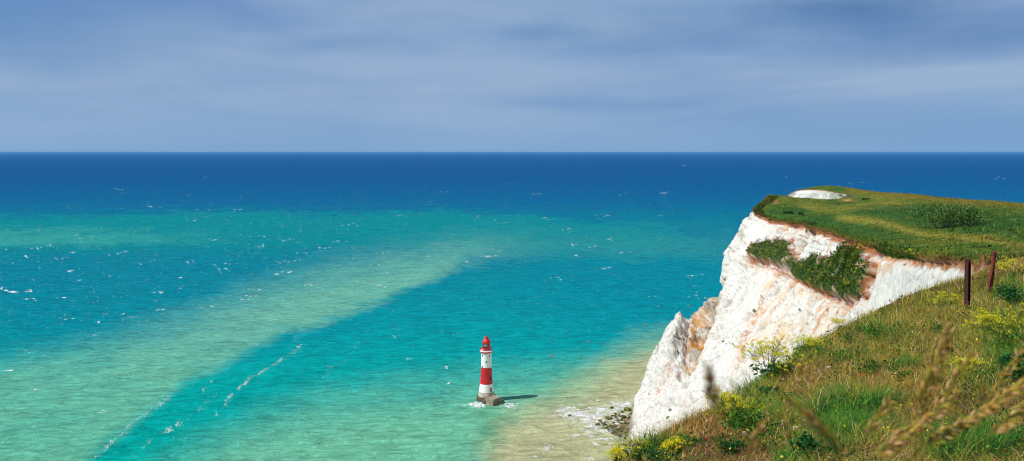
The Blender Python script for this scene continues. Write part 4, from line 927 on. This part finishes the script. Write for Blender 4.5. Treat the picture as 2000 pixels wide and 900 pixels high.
# low herbs growing through the grass, thickest in the green patches
n = 60000; D = np.exp(rng.uniform(math.log(4.5), math.log(34), n)); t = rng.uniform(.08, .72, n); x, y = D*t, D
ok = x > edge_x(y); x, y = x[ok], y[ok]; z = H(x, y); hx, hy = proj(x, y, z); gz = zone(hx, hy, GREENS)
cl = fbm(x/(.25+.02*y), y/(.25+.02*y), 0, 181, 3); ok = rng.random(len(x)) < np.clip(cl*2.4-.25+gz*.9, 0, 1); x, y, z, gz = x[ok], y[ok], z[ok], gz[ok]; n = len(x)
hc = np.array([srgb(*k) for k in [(40, 92, 28), (72, 120, 34), (22, 64, 26), (112, 136, 40), (96, 60, 34)]])[rng.choice(5, n, p=[.32, .26, .24, .13, .05])]*(.6+.8*rng.random((n, 1)))
me = leaf_cloud('low_herbs', np.stack([x, y, z+rng.random(n)*.16], -1), (.006+.0011*y)*rng.uniform(.7, 1.5, n), hc, .8)
tag(link('low_herbs', me, M_leaf), 'low dark green herbs growing through the near grass', 'herbs', kind='stuff')
# magenta flower
x, y, z = ground(1692, 864); o = empty('purple_flower', (x, y, z)); tag(o, 'single small magenta flower in the grass behind the near seed heads', 'flower')
b2 = MB(); b2.tube([(0, 0, 0), (.005, 0, .05), (0, 0, .09)], .002, 5, srgb(60, 100, 40)); b2.build('stem', M_leaf, o)
b2 = MB()
for k in range(14):
    a = 2.4*k; t = .2+.8*k/14; r = .02*t; b2.add([(0, 0, .09), (r*math.cos(a-.4), r*math.sin(a-.4), .1+.012*(1-t)), (1.5*r*math.cos(a), 1.5*r*math.sin(a), .11+.01*(1-t)), (r*math.cos(a+.4), r*math.sin(a+.4), .1+.012*(1-t))], [(0, 1, 2, 3)], srgb(200, 20, 140))
b2.build('petals', M_petal, o)
# orange and yellow specks: small blossoms through the grass
b2 = MB(); n = 500; D = np.exp(rng.uniform(math.log(5), math.log(24), n)); t = rng.uniform(.14, .66, n); x, y = D*t, D; ok = (x > edge_x(y)); x, y = x[ok], y[ok]; z = H(x, y)
for i in range(len(x)): leaf_quads(b2, (x[i], y[i], z[i]+rng.uniform(.06, .26)), 4, .008, .007+.0006*y[i], [YL, YL, [srgb(214, 120, 40)], [srgb(190, 60, 40)]][rng.integers(0, 4)], .9)
tag(b2.build('small_blossoms', M_petal), 'tiny yellow and orange blossoms scattered through the near grass', 'blossom', kind='stuff')
# chalk chips lying on the near slope
b2 = MB(); n = 700; D = rng.uniform(5, 15, n); t = rng.uniform(.12, .4, n); x, y = D*t, D; ok = (x > edge_x(y)+.02) & (fbm(x/1.0, y/1.0, 0, 161, 3) > .05); x, y = x[ok], y[ok]; z = H(x, y)
for i in range(len(x)):
    s = rng.uniform(.004, .016)+.02*rng.random()**6; v8 = [(sx_*s*rng.uniform(.6, 1), sy_*s*rng.uniform(.6, 1), sz_*s*.6*rng.uniform(.6, 1)) for sx_ in (-1, 1) for sy_ in (-1, 1) for sz_ in (-1, 1)]
    b2.add([(x[i]+q_[0], y[i]+q_[1], z[i]+.02+q_[2]) for q_ in v8], [(0, 1, 3, 2), (4, 6, 7, 5), (0, 4, 5, 1), (2, 3, 7, 6), (0, 2, 6, 4), (1, 5, 7, 3)], srgb(214, 196, 176))
tag(b2.build('chalk_chips', M_stone), 'pale chalk chips lying in the brown grass of the near slope', 'stones', kind='stuff')
# seed heads close to the lens
SH = [srgb(208, 172, 82), srgb(190, 146, 66), srgb(176, 172, 62), srgb(236, 192, 140)]
def seed_grass(tip, mid, base, D_, lab, ns_=34, droop=1.0, sl=.02):
    """tip, mid, base: where the panicle ends, where it starts and where the stem leaves the picture"""
    tp, md, bs = [np.array(pt(*q_, D_+dd_)) for q_, dd_ in ((tip, .0), (mid, .03), (base, .05))]
    gx_, gy_ = bs[0]+(bs[0]-md[0])*.35, D_+.1; gz_ = float(H(np.array([gx_]), np.array([gy_]))[0]); root = np.array([gx_, gy_, gz_])
    o = empty('seed_grass', tuple(root)); tag(o, lab, 'grass stalk', 'tall grasses with seed heads close to the camera')
    st, sp = MB(), MB(); path = [root*0, (bs-root)*.55+[0, 0, .05], bs-root, md-root, (md+tp)/2-root, tp-root]
    st.tube(path, [.0022, .002, .0018, .0014, .001, .0005], 5, srgb(140, 140, 62))
    ax = tp-md; L = np.linalg.norm(ax); ax = ax/L
    ns_ = int(ns_*1.9)
    for k in range(ns_):
        t = (k+.5)/ns_; p0 = md-root+ax*L*t; side = rng.normal(0, 1, 3); side -= ax*side.dot(ax); side /= np.linalg.norm(side)
        sp_l = (1-t*.8)*L*.22*rng.uniform(.4, 1); e = p0+ax*sp_l*.9+side*sp_l*.38-np.array([0, 0, 1])*sp_l*.15*droop
        st.tube([p0, (p0+e)/2+side*.002, e], .0005, 3, srgb(160, 140, 70))
        dr = ax*.75+side*.3+np.array([0, 0, -.35*droop])+rng.normal(0, .12, 3); dr /= np.linalg.norm(dr); s = sl*rng.uniform(.7, 1.25)
        sp.tube([e, e+dr*s*.3, e+dr*s*.65, e+dr*s], [.0006, .0016, .0013, .0003], 5, SH[rng.integers(4)]*rng.uniform(.8, 1.2))
    st.build('stem', M_leaf, o); sp.build('seed_head', M_leaf, o)
SG = [((1852, 645), (1800, 800), (1798, 930), 1.35, 'tallest upright seed head, dark and blurred, right of the slope centre', 60, .4),
      ((1825, 690), (1790, 850), (1785, 940), 1.5, 'upright seed head just left of and below the tallest one', 44, .4),
      ((1895, 690), (1822, 820), (1790, 940), 1.4, 'thin seed head leaning right out of the tallest one', 26, .6),
      ((1540, 775), (1625, 862), (1652, 940), 1.1, 'blurred pinkish seed head leaning left at the bottom centre', 11, .3),
      ((1572, 800), (1640, 880), (1655, 940), 1.2, 'second seed head leaning left, just right of the pinkish one', 14, .3),
      ((1738, 782), (1690, 850), (1650, 940), 1.3, 'slim seed head leaning right from the same clump as the left leaning ones', 14, .5),
      ((1385, 725), (1398, 800), (1412, 960), .8, 'lone blurred seed head at the left against the white chalk', 18, .2),
      ((1485, 830), (1462, 880), (1455, 960), 1.1, 'short blurred reddish seed head at the bottom left', 12, .2),
      ((1845, 792), (1722, 868), (1640, 960), 1.45, 'long arching seed head sweeping right along the bottom centre', 44, 1),
      ((1935, 790), (1800, 870), (1720, 960), 1.45, 'long brown seed head sweeping up to the right below the upright ones', 46, 1),
      ((2010, 735), (1905, 815), (1800, 960), 1.5, 'highest arching seed head at the right edge', 44, .9),
      ((2030, 770), (1930, 850), (1860, 960), 1.4, 'thick golden seed head below the highest one at the right edge', 46, .9),
((1800, 828), (1700, 890), (1640, 960), 1.3, 'low seed head arching right at the bottom of the picture', 30, 1),
((1990, 690), (1925, 790), (1850, 960), 1.7, 'thin pale seed head reaching highest towards the right edge', 26, .6)]
for a in SG: seed_grass(a[0], a[1], a[2], a[3], a[4], a[5], a[6], .0135)

# ------------------------------------------------------------------ bushes on the headland
M_bark = simple('bark', (.10, .07, .045), .9)
def bush(a, b3, D_, wpx, hpx, lab, nl, cols, name='bush', size=.42, lobes=9, group=None):
    x = (a-1000)/F*D_; y = D_; z = float(H(np.array([x]), np.array([y]))[0]); W, Hh = wpx*D_/F, hpx*D_/F
    o = empty(name, (x, y, z-.1)); tag(o, lab, 'bush', group)
    lf, br = MB(), MB()
    for k in range(lobes):
        u_ = rng.uniform(-.5, .5); c_ = (u_*W*.8, rng.normal(0, W*.12), Hh*(.25+.45*rng.random())*(1-1.1*u_*u_)); R = Hh*rng.uniform(.28, .46)
        br.tube([(u_*W*.3, 0, -.2), (u_*W*.6, c_[1]*.5, c_[2]*.6), c_], [.14, .1, .05], 5, (1, 1, 1)); leaf_quads(lf, c_, nl//lobes, R, size, cols, .6, (1.7, 1.3, .9))
    br.build('trunk', M_bark, o); lf.build('foliage', M_leaf, o)
DG = [srgb(34, 80, 32), srgb(56, 100, 36), srgb(22, 56, 24), srgb(104, 136, 56), srgb(140, 160, 80)]
BG = 'wind shaped bushes on the headland top'
bush(1842, 428, 400, 96, 58, 'largest dark bush on the grassy headland, left one of the clump', 3600, DG, lobes=16, group=BG)
bush(1896, 436, 392, 70, 42, 'lower wide bush touching the right side of the largest bush', 2200, DG, lobes=11, group=BG)
bush(1540, 418, 590, 26, 8, 'low dark shrub on the grass near the left corner of the headland', 260, DG[:3], size=.5, lobes=5, group=BG)
bush(1566, 419, 580, 18, 6, 'smaller dark shrub just right of the one near the corner', 180, DG[:3], size=.5, lobes=4, group=BG)
bush(1692, 384, 690, 14, 5, 'small dark shrub near the skyline left of the walking person', 140, DG[:3], size=.5, lobes=4, group=BG)
bush(1767, 493, 285, 34, 14, 'green shrub spilling over the edge above the right hand chalk face', 500, DG, size=.3, lobes=6, group=BG)
# weeds rooted in the chalk
for i, (a, b3, s_, lab) in enumerate([(1472, 606, 9, 'bright green weed on the bare chalk right of the orange gully'), (1453, 634, 9, 'yellow green weed just below the bright green one on the chalk'), (1563, 604, 5, 'small dark weed on the chalk below the big ledge'),
                                      (1578, 453, 11, 'green clump hanging just under the turf edge'), (1770, 518, 9, 'weed at the top of the right hand chalk face'), (1413, 665, 5, 'tiny green weed on the chalk left of the orange streak'),
                                      (1310, 800, 8, 'green weed low on the chalk slope near the boulders'), (1305, 815, 8, 'yellow green weed just under the lowest chalk weed')]):
    dd_ = np.hypot(*(np.stack(proj(FXd, FYd, FZd))-np.array([a, b3])[:, None, None])); dd_ = dd_+(al < 200)*1e4+(al > 612)*1e4; k = np.unravel_index(np.argmin(dd_), dd_.shape)
    o = empty('cliff_weed', (FXd[k], FYd[k], FZd[k])); tag(o, lab, 'plant', 'weeds rooted in the chalk face'); mb = MB(); R = s_/2*FYd[k]/F
    leaf_quads(mb, (-.3, -.4, R*.5), 150, R, R*.22, [srgb(90, 130, 40), srgb(150, 170, 44), srgb(60, 104, 40)], .5, (1, .8, .8)); mb.build('leaves', M_leaf, o)

# ------------------------------------------------------------------ haze over the sea
def add_haze(dens_):
    b2 = MB(); b2.box(-3.9e5, 3.9e5, -2.9e5, 5e5, -8, 176); me_o = b2.build('haze', None)
    m, nt, out = new_mat('haze_air'); vol = N(nt, 'ShaderNodeVolumePrincipled', Density=dens_); vol.inputs['Color'].default_value = (.16, .50, .95, 1); vol.inputs['Anisotropy'].default_value = 0
    nt.links.new(vol.outputs[0], out.inputs['Volume']); me_o.data.materials.append(m); tag(me_o, kind='stuff')

add_haze(1.2e-5)
